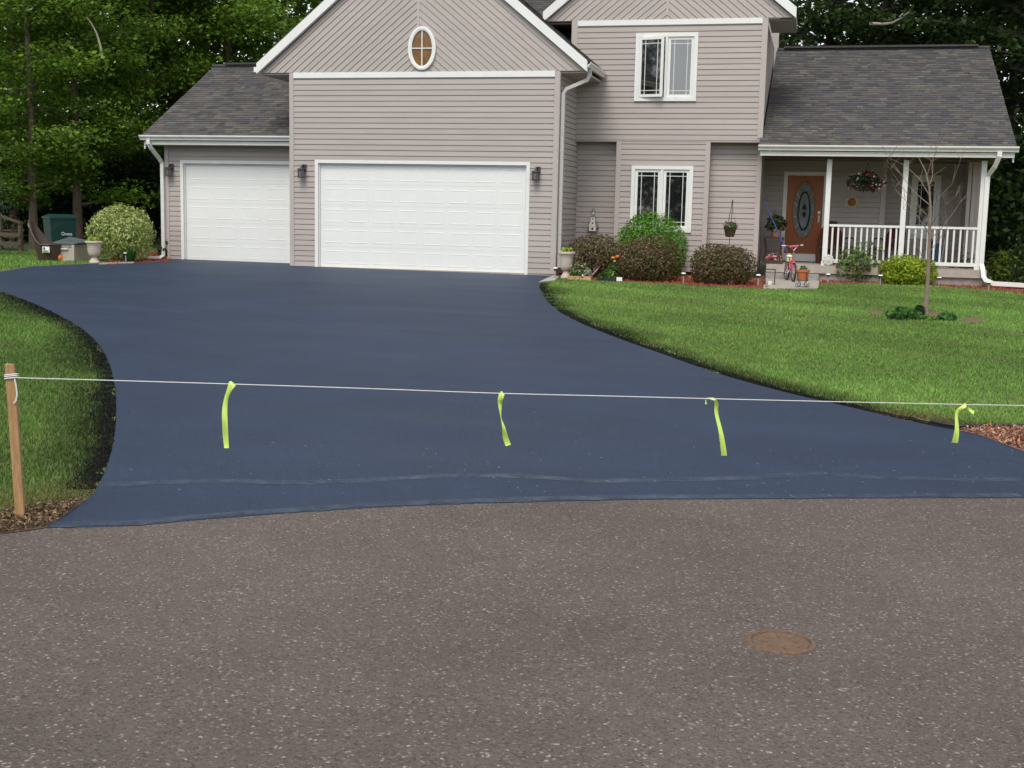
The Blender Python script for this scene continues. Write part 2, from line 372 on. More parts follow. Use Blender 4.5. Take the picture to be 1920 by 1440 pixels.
def make_tree(seed, H, tr, cb, cr, limbs, per, leaf, cols, lean=(0, 0), flat=.32, ncl=5, barkmat=None, conifer=False):
    rng = np.random.default_rng(seed); rnd = random.Random(seed)
    mb = MB(); K = 9; tp = []
    for i in range(K+1):
        z = H*i/K; q = i/K
        tp.append(np.array([lean[0]*q*H + math.sin(q*5+seed)*.12*q*2, lean[1]*q*H + math.cos(q*4+seed)*.12*q*2, z - (.15 if i == 0 else 0)]))
    mb.tube(tp, [tr*(1.25 if i == 0 else 1)*(1-.85*i/K) for i in range(K+1)], 9)
    def tpos(z):
        q = min(max(z/H, 0), .999)*K; i = int(q); return tp[i] + (tp[i+1]-tp[i])*(q-i)
    C = []; S = []
    for i in range(limbs):
        q = (i+rnd.random())/limbs; z = cb + (H*.97-cb)*q; a = i*2.39996 + rnd.uniform(-.5, .5)
        if conifer: ln = cr*(1-q)**.8*rnd.uniform(.8, 1.1) + .15
        else: ln = cr*(math.sin(math.pi*min(.18+q*.9, 1))**.6 if q < .85 else .55)*rnd.uniform(.6, 1.15)
        p0 = tpos(z); dx, dy = math.cos(a), math.sin(a)
        rise = (-.18 if conifer else rnd.uniform(.05, .45))
        pts = [p0 + np.array([dx*ln*t, dy*ln*t, rise*ln*(t if conifer else t**.7) + (.08*ln*t*t if conifer else 0)]) for t in (0, .35, .7, 1)]
        r0 = tr*(.38 if not conifer else .2)*(1-.7*q)
        mb.tube(pts, [r0, r0*.65, r0*.38, r0*.15], 5, cap=False)
        for j in range(ncl):
            t = .3 + .75*(j+rnd.random()*.6)/ncl
            sp = (.12 if conifer else .30)*ln*t
            C.append(p0 + np.array([dx*ln*t, dy*ln*t, rise*ln*t**.7]) + np.array([rnd.uniform(-sp, sp), rnd.uniform(-sp, sp), rnd.uniform(-.15, .2)]))
            S.append((.20 if conifer else .34)*ln**.5*rnd.uniform(.7, 1.3)*(1 if not conifer else 1.1))
    C = np.array(C); S = np.array(S); idx = np.repeat(np.arange(len(C)), per); N = len(idx)
    G = rng.normal(size=(N, 3)); G = G/np.maximum(1, np.linalg.norm(G, axis=1, keepdims=True)/1.9)
    P = C[idx] + G*S[idx][:, None]*np.array([1, 1, flat])
    P[:, 2] = np.maximum(P[:, 2], .25)
    tone = rng.normal(size=len(C))*.16
    cc = pick(cols, N, rng, .16)*(1+tone[idx])[:, None]
    Nr = unit(np.array([0, 0, 1.0]) + rng.normal(size=(N, 3))*(.5 if not conifer else .9))
    cm = leaf_mesh('crown', P, Nr, leaf*rng.uniform(.6, 1.3, N), np.clip(cc, .003, 1), M['leaf'], rng, .62 if not conifer else .22)
    t = mb.build('trunk', barkmat or M['bark'], None, smooth=True); tm = t.data; bpy.data.objects.remove(t)
    return tm, cm
def place_tree(name, label, meshes, loc, rz=0, sc=1.0, group=None):
    t = thing(name, label, 'tree', loc, rz, group); t.scale = (sc,)*3
    link_mesh('trunk', meshes[0], t); link_mesh('crown', meshes[1], t); return t

# ------------------------------------------------------------------ ground, road, driveway
def smooth_poly(pts, n=6):
    """Catmull-Rom through 2-D points"""
    P = [np.array(p, float) for p in pts]; out = []
    for i in range(len(P)-1):
        a, b, c, d = P[max(i-1, 0)], P[i], P[i+1], P[min(i+2, len(P)-1)]
        for k in range(n):
            t = k/n; out.append(.5*((2*b) + (-a+c)*t + (2*a-5*b+4*c-d)*t*t + (-a+3*b-3*c+d)*t**3))
    out.append(P[-1]); return out
def px_path(pxs, n=6): return [onG(*p)[:2] for p in smooth_poly(pxs, n)]
def ground_sheet(name, poly, lift, mat, kind='structure', thick=0.0, parent=None):
    """planar polygon on the ground; optional skirt so that the sheet has an edge"""
    import mathutils
    P = [Vector((float(p[0]), float(p[1]), gz(p[0], p[1])+lift)) for p in poly]
    tris = mathutils.geometry.tessellate_polygon([[Vector((p.x, p.y, 0)) for p in P]])
    mb = MB(); mb.v = [tuple(p) for p in P]; mb.f = [tuple(t) if (P[t[1]]-P[t[0]]).cross(P[t[2]]-P[t[0]]).z > 0 else tuple(reversed(t)) for t in tris]
    if thick:
        n = len(P); mb.v += [(p.x, p.y, p.z-thick) for p in P]
        mb.f += [(i, (i+1) % n, (i+1) % n+n, i+n) for i in range(n)]
    o = mb.build(name, mat, parent)
    if kind: o['kind'] = kind
    return o
def ribbon(name, path, w0, w1, lift, mat, parent=None, jit=0.0, seed=1, kind=None):
    """strip along a ground path, from offset w0 to w1 on its left side"""
    rnd = random.Random(seed); mb = MB(); n = len(path)
    for i, p in enumerate(path):
        a = np.array(path[max(i-1, 0)]); b = np.array(path[min(i+1, n-1)]); t = b-a; t = t/max(np.linalg.norm(t), 1e-6); nr = np.array([-t[1], t[0]])
        for w in (w0 + jit*.3*rnd.uniform(-1, 1), w1*(1 + jit*rnd.uniform(-1, 1))):
            q = np.array(p) + nr*w; mb.v.append((q[0], q[1], gz(q[0], q[1])+lift))
    for i in range(n-1): mb.f.append((2*i, 2*i+2, 2*i+3, 2*i+1))
    o = mb.build(name, mat, parent)
    if kind: o['kind'] = kind
    return o

# one sheet to the horizon, creased where the road meets the rise
mb = MB()
for s in (-260, 0, 60, 420):
    for x in (-320, -60, -25, -8, 8, 25, 60, 320):
        y = s + S0 + KX*x; mb.v.append((x, y, SL*min(max(s, 0), 60)))
for i in range(3):
    for j in range(7): a = i*8+j; mb.f.append((a, a+1, a+9, a+8))
mb.build('ground', M['lawn'], kind='structure')

DW_LEFT = [(88, 992), (130, 962), (172, 930), (196, 888), (212, 835), (218, 775), (213, 712), (195, 662), (160, 622), (110, 592), (60, 569), (0, 546)]
DW_RIGHT = [(1036, 519), (1016, 530), (1013, 546), (1040, 579), (1085, 605), (1150, 632), (1250, 668), (1360, 706), (1480, 739), (1580, 762), (1700, 790), (1790, 808), (1832, 816), (1920, 849)]
RD_EDGE = [(88, 992), (250, 988), (350, 979), (450, 971), (600, 960), (760, 951), (960, 944), (1200, 939), (1500, 937), (1920, 935)]
pl = px_path(DW_LEFT); pr = px_path(DW_RIGHT); pe = px_path(RD_EDGE)
far = [onG(0, 510)[:2], onG(60, 500)[:2], onG(180, 494.5)[:2], onG(250, 492.5)[:2]]
garage_line = [(-15.72, 27.93), (-12.0, 27.93), (-12.0, 27.0), (-5.66, 27.0)]
rdir = np.array(pe[-1]) - np.array(pe[-20]); rdir /= np.linalg.norm(rdir)
right_ext = [np.array(pr[-1]) + rdir*.0 + np.array([.9, .1]), np.array(pe[-1]) + rdir*1.6]
left_ext = [np.array(pl[-1]) + np.array([-3, 1.0]), np.array(pl[-1]) + np.array([-5, 3.2]), np.array(far[0]) + np.array([-2.2, -.3])]
dw_poly = pl + left_ext + far + garage_line + pr + right_ext + pe[::-1][:-1]
driveway = ground_sheet('driveway', dw_poly, .0085, M['sealer'], thick=.008)
# road: everything on the camera side of its far edge
ml = [onG(0, 1004)[:2], onG(40, 999)[:2]]
L0 = np.array(ml[0]) + (np.array(ml[0])-np.array(pe[0]))*1.0
road_poly = [L0 + np.array([-60, -60*KX]), *[np.array(p) for p in (L0, *ml)]] + pe + [np.array(pe[-1]) + rdir*70]
road_poly += [np.array([75, 20.]), np.array([75, -6.]), np.array([-70, -60.])]
ground_sheet('road', road_poly, .005, M['road'])
# double coat stripes of the sealer
stripe = [(192, 912), (300, 908), (400, 905), (560, 908), (700, 903), (860, 894.5), (1000, 897), (1100, 904), (1250, 903), (1400, 899), (1530, 890.5), (1620, 896), (1750, 900), (1920, 902)]
ribbon('overlap_stripe', px_path(stripe), -.05, .055, .0098, M['sealer2'], driveway, jit=.06, seed=3)
ribbon('overlap_stripe', [np.array(p)+np.array([0, .004]) for p in pe], .004, .095, .0098, M['sealer2'], driveway, jit=.08, seed=4)
# bare soil around the driveway edges (dark with sealer), by the stake and in the corner on the right
ribbon('edge_soil', pl[14:-1], -.02, .15, .0062, M['blacksoil'], jit=.3, seed=5, kind='structure')
ribbon('edge_soil', pr[2:], -.02, .15, .0062, M['blacksoil'], jit=.3, seed=6, kind='structure')
sp = [onG(*p)[:2] for p in [(-60, 1012), (0, 1004), (40, 998), (90, 991), (125, 967), (160, 940), (140, 943), (100, 955), (40, 962), (0, 968), (-60, 975)]]
ground_sheet('bare_soil', sp, .0065, M['soil'])
cp = [onG(*p)[:2] for p in [(1795, 809), (1832, 816), (1920, 849), (1990, 876), (2100, 850), (2100, 806), (1920, 806), (1850, 804)]]
ground_sheet('corner_mulch', cp, .0105, M['mulch2'])

# flower beds
bed1 = [onG(*p)[:2] for p in [(1036, 519), (1060, 523), (1120, 527), (1180, 530), (1290, 535), (1380, 540), (1440, 543)]] + [(-1.08, 28.6), (-1.08, 29.4), (-5.66, 29.4), (-5.66, 27.05)]
ground_sheet('mulch_bed', bed1, .012, M['mulch'])
bed2 = [onG(*p)[:2] for p in [(1536, 533), (1640, 533), (1750, 537), (1860, 545), (1960, 556), (2050, 560), (2200, 566)]] + [(8.5, 30.5), (6.2, 29.8), (3.9, 29.5), (.1, 29.3)]
ground_sheet('mulch_bed', bed2, .012, M['mulch'])
bed3 = [onG(*p)[:2] for p in [(186, 496), (210, 497), (250, 494), (316, 491)]] + [(-15.8, 28.2), (-15.9, 30.4), (-18.2, 30.4)]
ground_sheet('mulch_bed', bed3, .014, M['mulch'])
# front walk
pad = [onG(1431, 542.5)[:2], onG(1534, 542.5)[:2], (.12, 28.7), (-1.08, 28.7)]
ground_sheet('front_walk', pad, .03, M['concrete'], thick=.06)
slab_edge = [onG(186, 497)[:2], onG(250, 494.6)[:2], onG(252, 493)[:2], onG(188, 495)[:2]]
ground_sheet('edging_slab', slab_edge, .03, M['concrete'], thick=.06)
slab_edge = [onG(1010, 531)[:2], onG(1040, 528)[:2], onG(1048, 521)[:2], onG(1037, 518.5)[:2]]
ground_sheet('edging_slab', slab_edge, .03, M['concrete'], thick=.06)

# ================================================================== HOUSE
YG, YL, Y2, YR, YD, YW = 26.96, 27.91, 29.0, 29.3, 31.0, 31.6
ZF = .27
HB = (-8.8, 26.96, ZF)
house = thing('house', 'taupe sided two storey house with two white garage doors and a porch', 'house', HB, 0, world=True)
def sub(rects_x, z0, z1, holes):
    """intervals of a course left free by the holes; yields (x0,x1,z0,z1)"""
    xs = sorted(set([rects_x[0], rects_x[1]] + [h for q in holes for h in q[:2] if rects_x[0] < h < rects_x[1]]))
    for a, b in zip(xs[:-1], xs[1:]):
        zz = [(z0, z1)]; m = (a+b)/2
        for hx0, hx1, hz0, hz1 in holes:
            if hx0 < m < hx1:
                nz = []
                for p, q in zz:
                    if hz1 <= p or hz0 >= q: nz.append((p, q)); continue
                    if hz0 > p: nz.append((p, hz0))
                    if hz1 < q: nz.append((hz1, q))
                zz = nz
        for p, q in zz:
            if q-p > .012: yield a, b, p, q
def merge(cells):
    out = []
    for c in cells:
        if out and abs(out[-1][1]-c[0]) < 1e-6 and abs(out[-1][2]-c[2]) < 1e-6 and abs(out[-1][3]-c[3]) < 1e-6: out[-1] = (out[-1][0], c[1], c[2], c[3])
        else: out.append(tuple(c))
    return out
CRS = .1225
def wall(x0, x1, z0, z1, Y, holes=(), boards=True, back=.14, single=False, z_start=None):
    """wall facing the street: sheathing with openings, lapped boards as pieces of it"""
    mb = MB()
    zs = sorted(set([z0, z1] + [h for q in holes for h in q[2:] if z0 < h < z1]))
    for a, b in zip(zs[:-1], zs[1:]):
        for r in merge(list(sub((x0, x1), a, b, holes))): mb.box(r[0], r[1], Y, Y+back, r[2], r[3])
    w = mb.build('wall', M['siding'], house)
    if not boards: return w
    z = z0 if z_start is None else z_start; sm = MB(); rnd = random.Random(int(x0*100+z0*10))
    while z < z1-.01:
        a, b = max(z, z0), min(z+CRS, z1)
        for r in merge(list(sub((x0, x1), a, b, holes))):
            t = sm if single else MB()
            lo, hi = .026, .014
            if r[3]-r[2] > .05 and r[3] > a+CRS-.014: r = (r[0], r[1], r[2], a+CRS-.014)      # open lap under the next board
            f0 = lo + (hi-lo)*(r[2]-a)/CRS; f1 = lo + (hi-lo)*(r[3]-a)/CRS
            e = rnd.uniform(-.0008, .0008)
            t.hexa([(r[0], Y-f0-e, r[2]), (r[1], Y-f0+e, r[2]), (r[1], Y+.001, r[2]), (r[0], Y+.001, r[2])],
                   [(r[0], Y-f1, r[3]), (r[1], Y-f1, r[3]), (r[1], Y+.001, r[3]), (r[0], Y+.001, r[3])])
            if not single: t.build('siding_board', M['siding'], w)
        z += CRS
    if single: sm.build('siding_boards', M['siding'], w, kind='stuff')
    return w
def vtrim(x0, x1, Y, z0, z1, mat='sidetrim', d=.034, name='corner_trim', ret=None):
    mb = MB().box(x0, x1, Y-d, Y-.0005, z0, z1)
    return mb.build(name, M[mat], house)
def clip(poly, a, b, c):      # keep a*x+b*z<=c
    out = []
    for i in range(len(poly)):
        p, q = poly[i-1], poly[i]; dp, dq = a*p[0]+b*p[1]-c, a*q[0]+b*q[1]-c
        if (dp <= 0) != (dq <= 0):
            t = dp/(dp-dq); out.append((p[0]+(q[0]-p[0])*t, p[1]+(q[1]-p[1])*t))
        if dq <= 0: out.append(q)
    return out

PITCHG = .82
def gable(xl, xr, zb, Y, trimx):
    """gable face with boards parallel to the rakes, closed eave boxes, white rakes"""
    xc = (xl+xr)/2; zt = zb + PITCHG*(xc-xl)
    g = MB().prism([(xl, Y, zb), (xr, Y, zb), (xc, Y, zt)], (0, .12, 0)).build('wall', M['siding'], house)
    nrm = math.hypot(PITCHG, 1)
    for side in (-1, 1):
        if side < 0: tri = [(xl, zb), (xc, zb), (xc, zt)]; A, B, C0 = -PITCHG/nrm, 1/nrm, (-PITCHG*xl+zb)/nrm
        else: tri = [(xc, zb), (xr, zb), (xc, zt)]; A, B, C0 = PITCHG/nrm, 1/nrm, (PITCHG*xr+zb)/nrm
        k = 0
        while True:
            c1 = C0 - k*CRS; c0 = c1 - CRS       # band c0..c1 measured square to the rake
            p = clip(clip(tri, A, B, c1-.013), -A, -B, -c0)
            if len(p) < 3: break
            if max(q[0] for q in p)-min(q[0] for q in p) > .05:
                dep = [.014 + .012*(c1-(A*q[0]+B*q[1]))/CRS for q in p]
                n = len(p); mbx = MB()
                mbx.add([(q[0], Y-d, q[1]) for q, d in zip(p, dep)] + [(q[0], Y+.001, q[1]) for q in p],
                        [tuple(range(n)), tuple(range(2*n-1, n-1, -1))] + [(i, i+n, (i+1) % n+n, (i+1) % n) for i in range(n)])
                mbx.build('siding_board', M['siding'], g)
            k += 1
    vt = MB().box(xc-.03, xc+.03, Y-.026, Y-.0005, zb+.1, zt-.2); vt.build('corner_trim', M['sidetrim'], house)
    fd = .235
    for side in (-1, 1):
        x = xl if side < 0 else xr
        a = (x + side*.05, zb-.03); dx = side*.05
        z0 = zb - .03
        # slanted board: outer edge on the roof line
        p = [(x+side*.055, Y-.135, z0), (x+side*.055, Y-.135, z0+fd), (xc, Y-.135, z0+fd+PITCHG*abs(xc-x-side*.055)), (xc, Y-.135, z0+PITCHG*abs(xc-x-side*.055))]
        MB().prism(p, (0, .115, 0)).build('rake_board', M['white'], house)
    return xc, zt
def roof_shingles(o, ux, us, W, S, seed, course=.128, tab=.24, left_cut=None):
    """lapped tabs on a slope: o origin at eave left, ux along the eave, us up the slope"""
    rnd = random.Random(seed); o = np.array(o, float); ux = np.array(ux, float); us = np.array(us, float); us = us/np.linalg.norm(us)
    nr = np.cross(ux, us); nr = nr/np.linalg.norm(nr)
    if nr[2] < 0: nr = -nr
    mb = MB(); cols = []
    pal = [tuple(.9*(.85*q+.15*.106) for q in c) for c in [(.105, .102, .103), (.12, .113, .108), (.088, .088, .095), (.135, .122, .108), (.10, .092, .088), (.082, .084, .092), (.15, .138, .12), (.112, .098, .095)]]
    n = int(S/course)+1
    for i in range(n):
        s0 = i*course; s1 = min(s0+course+.03, S); x = -rnd.random()*tab
        if s1-s0 < .02: break
        while x < W:
            w = tab*rnd.choice((.45, .6, .8, 1.0, 1.2)); a, b = max(x, 0), min(x+w-.004, W); x += w
            if left_cut is not None and s0 > left_cut[0]: a = max(a, left_cut[1])
            if b-a < .02: continue
            th = rnd.uniform(.008, .017)
            q = [o+ux*a+us*s0, o+ux*b+us*s0, o+ux*b+us*s1, o+ux*a+us*s1]
            hb = [p + nr*(.004) for p in q]; ht = [q[0]+nr*(th+.006), q[1]+nr*(th+.006), q[2]+nr*.006, q[3]+nr*.006]
            mb.hexa(hb, ht); c = np.array(rnd.choice(pal))*rnd.uniform(.85, 1.15); cols += [c]*8
    mb.c = cols
    return mb
def roof_slab(poly_bot, th=.14):
    mb = MB(); a = [np.array(p, float) for p in poly_bot]
    nr = np.cross(a[1]-a[0], a[-1]-a[0]); nr /= np.linalg.norm(nr)
    if nr[2] < 0: nr = -nr
    return mb.prism([p - nr*th for p in a], nr*(th))
def gutter(x0, x1, y, z, name='gutter', mat='almond', h=.115, d=.12):
    """K-style trough along X: stepped front, open top"""
    prof = [(0, 0), (-d*.55, 0), (-d*.62, h*.30), (-d*.92, h*.62), (-d, h*.70), (-d, h), (-d+.012, h), (-d+.012, h*.72), (-.008, h*.3), (-.008, h), (0, h)]
    g = MB().prism([(x0, y+p[0], z-h+p[1]) for p in prof], (x1-x0, 0, 0)).build(name, M[mat], house); return g

# ---- garage front
dl, dr, dz = -11.30, -6.33, 2.71
ZB = 4.61
wall(-11.98, -5.65, ZF+.03, ZB, YG, [(dl-.07, dr+.07, ZF-.1, dz+.05)])
vtrim(-12.005, -11.90, YG, ZF+.03, 4.73); vtrim(-5.74, -5.635, YG, ZF+.03, 4.73)
MB().box(-11.90, -5.74, YG-.045, YG-.0005, ZB, 4.735).build('frieze_board', M['white'], house)
MB().box(-12.0, -5.64, YG-.012, YG+.1, .18, ZF+.03).build('foundation', M['concrete'], house)
# side walls of the garage (toward the porch side: lapped boards seen at a slant)
sw = MB().box(-5.80, -5.655, YG+.0, YR, .2, 4.72).build('wall', M['siding'], house)
mb = MB(); z = ZF+.03
while z < 4.7:
    b = min(z+CRS, 4.71)
    mb.hexa([(-5.656, YG+.085, z), (-5.630, YG+.085, z), (-5.630, YR, z), (-5.656, YR, z)], [(-5.656, YG+.085, b-.014), (-5.642, YG+.085, b-.014), (-5.642, YR, b-.014), (-5.656, YR, b-.014)]); z += CRS
mb.build('siding_boards', M['siding'], sw, kind='stuff')
MB().box(-5.654, -5.618, YG-.03, YG+.085, ZF+.03, 4.72).build('corner_trim', M['sidetrim'], house)
MB().box(-11.98, -11.84, YG+.14, 34.0, .2, 4.72).build('wall', M['siding'], house)
MB().box(-12.0, -11.98, YG-.02, YG+.09, ZF+.03, 4.72).build('corner_trim', M['sidetrim'], house)
# garage gable, roof, eaves
gx, gt = gable(-12.72, -5.07, 4.735, YG-.004, None)
sl = np.array([-math.cos(math.atan(PITCHG)), 0, 0])
eL, eR, yF, yB = -12.80, -5.00, YG-.11, 33.5
ez = 4.735 - .03 + .235
rz_ = ez + PITCHG*(gx-eL)
roof = roof_slab([(eL, yF, ez), (gx, yF, rz_), (gx, yB, rz_), (eL, yB, ez)]).build('roof', M['ridge'], house)
roof_shingles((eL, yB, ez), (0, -1, 0), (1, 0, PITCHG), yB-yF, math.hypot(gx-eL, rz_-ez), 11).build('shingles', M['shingle'], roof, kind='stuff')
roof = roof_slab([(gx, yF, rz_), (eR, yF, ez), (eR, Y2-.0, ez), (gx, Y2-.0, rz_)]).build('roof', M['ridge'], house)
roof_shingles((eR, yF, ez), (0, 1, 0), (-1, 0, PITCHG), Y2-yF-.02, math.hypot(gx-eR, rz_-ez), 12).build('shingles', M['shingle'], roof, kind='stuff')
xk = -5.86; zk = ez + PITCHG*(eR-xk)
roof = roof_slab([(gx, Y2, rz_), (xk, Y2, zk), (xk, 30.35, zk), (gx, 30.35, rz_)]).build('roof', M['ridge'], house)
roof_shingles((xk, Y2, zk), (0, 1, 0), (-1, 0, PITCHG), 1.3, math.hypot(gx-xk, rz_-zk), 13).build('shingles', M['shingle'], roof, kind='stuff')
MB().box(-12.72, -11.985, YG+.02, 33, 4.69, 4.73).build('soffit', M['soffit'], house)
MB().box(-5.65, -5.07, YG+.02, Y2-.02, 4.69, 4.73).build('soffit', M['soffit'], house)
# garage side gutter (right) running back, with elbowed downspout on the corner
prof = [(0, 0), (.07, 0), (.08, .035), (.115, .07), (.12, .08), (.12, .115), (.108, .115), (.108, .082), (.008, .035), (.008, .115), (0, .115)]
MB().prism([(-5.06+p[0], YG-.08, 4.80+p[1]) for p in prof], (0, Y2-YG+.02, 0)).build('gutter', M['almond'], house)
MB().rtube([(-5.0, 27.12, 4.81), (-5.0, 27.12, 4.66), (-5.05, 27.11, 4.55), (-5.50, 27.08, 4.36), (-5.565, 27.08, 4.26), (-5.565, 27.08, .62), (-5.565, 27.08, .45)], .075, .095, up=(0, 1, 0)).build('downspout', M['spout'], house)
for z in (1.2, 3.0): MB().box(-5.612, -5.520, 27.026, 27.134, z, z+.03).build('downspout_strap', M['spout'], house)
MB().box(-12.86, -12.72, YG-.10, YG+.9, 4.745, 4.86).build('gutter', M['white'], house)

def garage_door(x0, x1, z0, z1, Y, cols):
    rows = 5; d = MB().box(x0, x1, Y+.105, Y+.13, z0, z1).build('garage_door', M['door'], house)
    h = (z1-z0)/rows; w = (x1-x0-.10)/cols
    for r in range(rows):
        a = z0 + r*h
        MB().hexa([(x0+.004, Y+.066, a+.001), (x1-.004, Y+.066, a+.001), (x1-.004, Y+.106, a+.001), (x0+.004, Y+.106, a+.001)],
                  [(x0+.004, Y+.066, a+h-.0015), (x1-.004, Y+.066, a+h-.0015), (x1-.004, Y+.106, a+h-.0015), (x0+.004, Y+.106, a+h-.0015)]).build('section', M['door'], d)
        for c in range(cols):
            cx = x0+.05+(c+.5)*w; cz = a+h/2; hw, hh = w*.385, h*.33
            def q(m, y): return [(cx-hw+m, y, cz-hh+m), (cx+hw-m, y, cz-hh+m), (cx+hw-m, y, cz+hh-m), (cx-hw+m, y, cz+hh-m)]
            # embossed groove: raised lip falling into a recessed border, then a raised field
            mbp = MB(); A, B, C_, D = q(0, Y+.0655), q(.022, Y+.0615), q(.044, Y+.0652), q(.06, Y+.0648)
            mbp.v = A+B+C_+D
            for k in range(3):
                for i in range(4): mbp.f.append((k*4+i, k*4+(i+1) % 4, k*4+4+(i+1) % 4, k*4+4+i))
            mbp.f.append((12, 13, 14, 15)); mbp.build('raised_panel', M['door'], d)
    MB().box(x0+.004, x1-.004, Y+.07, Y+.10, z0-.022, z0).build('bottom_seal', M['lidgrey'], d)
    # casing: jambs and head, with an inner stop
    c = .075
    MB().box(x0-c, x0, Y-.03, Y+.14, z0-.03, z1).box(x1, x1+c, Y-.03, Y+.14, z0-.03, z1).box(x0-c, x1+c, Y-.0305, Y+.14, z1, z1+c).build('door_casing', M['white'], house)
    MB().box(x0, x0+.03, Y+.028, Y+.064, z0, z1-.03).box(x1-.03, x1, Y+.028, Y+.064, z0, z1-.03).box(x0, x1, Y+.0275, Y+.064, z1-.03, z1).build('door_stop', M['almond'], house)
    MB().box(x0-.1, x1+.1, Y-.03, Y+.3, z0-.09, z0-.022).build('door_sill', M['concrete'], house)
garage_door(dl, dr, ZF+.02, dz-.02, YG, 8)

def lantern(u, v, Y):
    x, z = oy(u, v, Y)
    l = MB().box(x-.02, x+.09, Y-.055, Y-.019, z+.02, z+.17).tube([(x+.03, Y-.04, z+.12), (x+.02, Y-.12, z+.15), (x, Y-.13, z+.08)], .018, 8).build('wall_lantern', M['bronze'], house)
    MB().lathe([(.025, .09), (.095, .06), (.10, .045), (.075, .04), (.075, .03), (.062, .028)], (x, Y-.14, z), 12).build('lamp_cap', M['bronze'], l)
    MB().lathe([(.055, -.145), (.08, -.14), (.08, -.12), (.06, -.115)], (x, Y-.14, z), 12).build('lamp_base', M['bronze'], l)
    MB().lathe([(.066, -.115), (.072, .03)], (x, Y-.14, z), 12).build('lamp_shade', M['lampglass'], l, smooth=True)
    for k in range(6):
        w = k*math.pi/3; MB().box(x+.075*math.cos(w)-.007, x+.075*math.cos(w)+.007, Y-.14+.075*math.sin(w)-.007, Y-.14+.075*math.sin(w)+.007, z-.12, z+.035).build('lamp_bar', M['bronze'], l)
lantern(569, 322, YG); lantern(1006.5, 327, YG)

# oval gable window
ox, oz, orx, orz = -8.79, 5.245, .325, .475
def oval_ring(cx, cz, rx, rz, w, y0, y1, n=40):
    mb = MB()
    for k in range(n):
        a = 2*math.pi*k/n; c, s = math.cos(a), math.sin(a)
        mb.v += [(cx+c*rx, y0+.006, cz+s*rz), (cx+c*(rx-w*.5), y0, cz+s*(rz-w*.5)), (cx+c*(rx-w), y0+.012, cz+s*(rz-w)), (cx+c*(rx-w), y1, cz+s*(rz-w)), (cx+c*rx, y1, cz+s*rz)]
    for k in range(n):
        for j in range(5): mb.f.append((k*5+j, k*5+(j+1) % 5, ((k+1) % n)*5+(j+1) % 5, ((k+1) % n)*5+j))
    return mb
ow_ = oval_ring(ox, oz, orx, orz, .085, YG-.085, YG-.002).build('oval_window', M['white'], house)
MB().add([(ox+(orx-.08)*math.cos(2*math.pi*k/36), YG-.038, oz+(orz-.08)*math.sin(2*math.pi*k/36)) for k in range(36)], [tuple(range(36))]).build('pane', M['amber'], ow_)
MB().box(ox-.011, ox+.011, YG-.062, YG-.039, oz-orz+.075, oz+orz-.075).box(ox-orx+.07, ox-.011, YG-.062, YG-.039, oz-.011, oz+.011).box(ox+.011, ox+orx-.07, YG-.062, YG-.039, oz-.011, oz+.011).build('muntin', M['white'], ow_)

# ---- left garage
lx0 = -15.27; lx1 = -12.43
wall(-15.74, -11.98, ZF+.02, 3.12, YL, [(lx0-.07, lx1+.07, ZF-.1, 2.755)])
vtrim(-15.765, -15.66, YL, ZF+.02, 3.12)
MB().box(-15.762, -15.74, YL-.02, YL+.09, ZF+.02, 3.12).build('corner_trim', M['sidetrim'], house)
MB().box(-15.75, -11.98, YL-.012, YL+.1, .18, ZF+.02).build('foundation', M['concrete'], house)
MB().prism([(-15.74, YL+.14, .2), (-15.74, 34.4, .2), (-15.74, 34.4, 3.12), (-15.74, 31.2, 5.2), (-15.74, YL+.14, 3.12)], (.14, 0, 0)).build('wall', M['siding'], house)
garage_door(lx0, lx1, ZF+.01, 2.685, YL, 4)
lantern(321, 320, YL)
ye, ze, yr_, zr_ = YL-.45, 3.33, 31.2, 5.39
roof = roof_slab([(-16.12, ye, ze), (-11.98, ye, ze), (-11.98, yr_, zr_), (-16.12, yr_, zr_)]).build('roof', M['ridge'], house)
roof_shingles((-16.12, ye, ze), (1, 0, 0), (0, yr_-ye, zr_-ze), 4.135, math.hypot(yr_-ye, zr_-ze), 21).build('shingles', M['shingle'], roof, kind='stuff')
MB().tube([(-16.13+k*.0, yr_, zr_+.02) for k in (0,)] + [(-11.99, yr_, zr_+.02)], .06, 6).build('ridge_cap', M['ridge'], roof)
MB().box(-15.75, -12.9, yr_-.10, yr_+.10, zr_+.055, zr_+.105).build('ridge_vent', M['ridge'], roof)
roof_slab([(-16.12, yr_, zr_), (-11.98, yr_, zr_), (-11.98, 35, 3.3), (-16.12, 35, 3.3)]).build('roof', M['ridge'], house)
gutter(-16.15, -12.0, ye+.005, ze+.0)
MB().box(-16.05, -12.0, ye+.006, ye+.03, ze-.22, ze-.13).build('fascia', M['almond'], house)
MB().box(-16.05, -12.0, ye+.031, YL-.02, ze-.225, ze-.195).build('soffit', M['soffit'], house)
MB().prism([(-16.10, ye+.05, ze-.16), (-16.10, yr_, zr_-.14), (-16.10, yr_, zr_-.30), (-16.10, ye+.05, ze-.32)], (.03, 0, 0)).build('rake_board', M['white'], house)
dsx = -15.80
MB().rtube([(-15.92, ye-.05, ze-.10), (-15.92, ye-.05, ze-.20), (-15.9, ye+.02, ze-.30), (-15.83, YL-.16, ze-.55), (dsx, YL-.08, ze-.66), (dsx, YL-.08, .55), (dsx, YL-.1, .40), (dsx-.06, YL-.25, .345), (dsx-1.0, YL-.55, .34)], .085, .065, up=(0, 1, .01)).build('downspout', M['almond'], house)

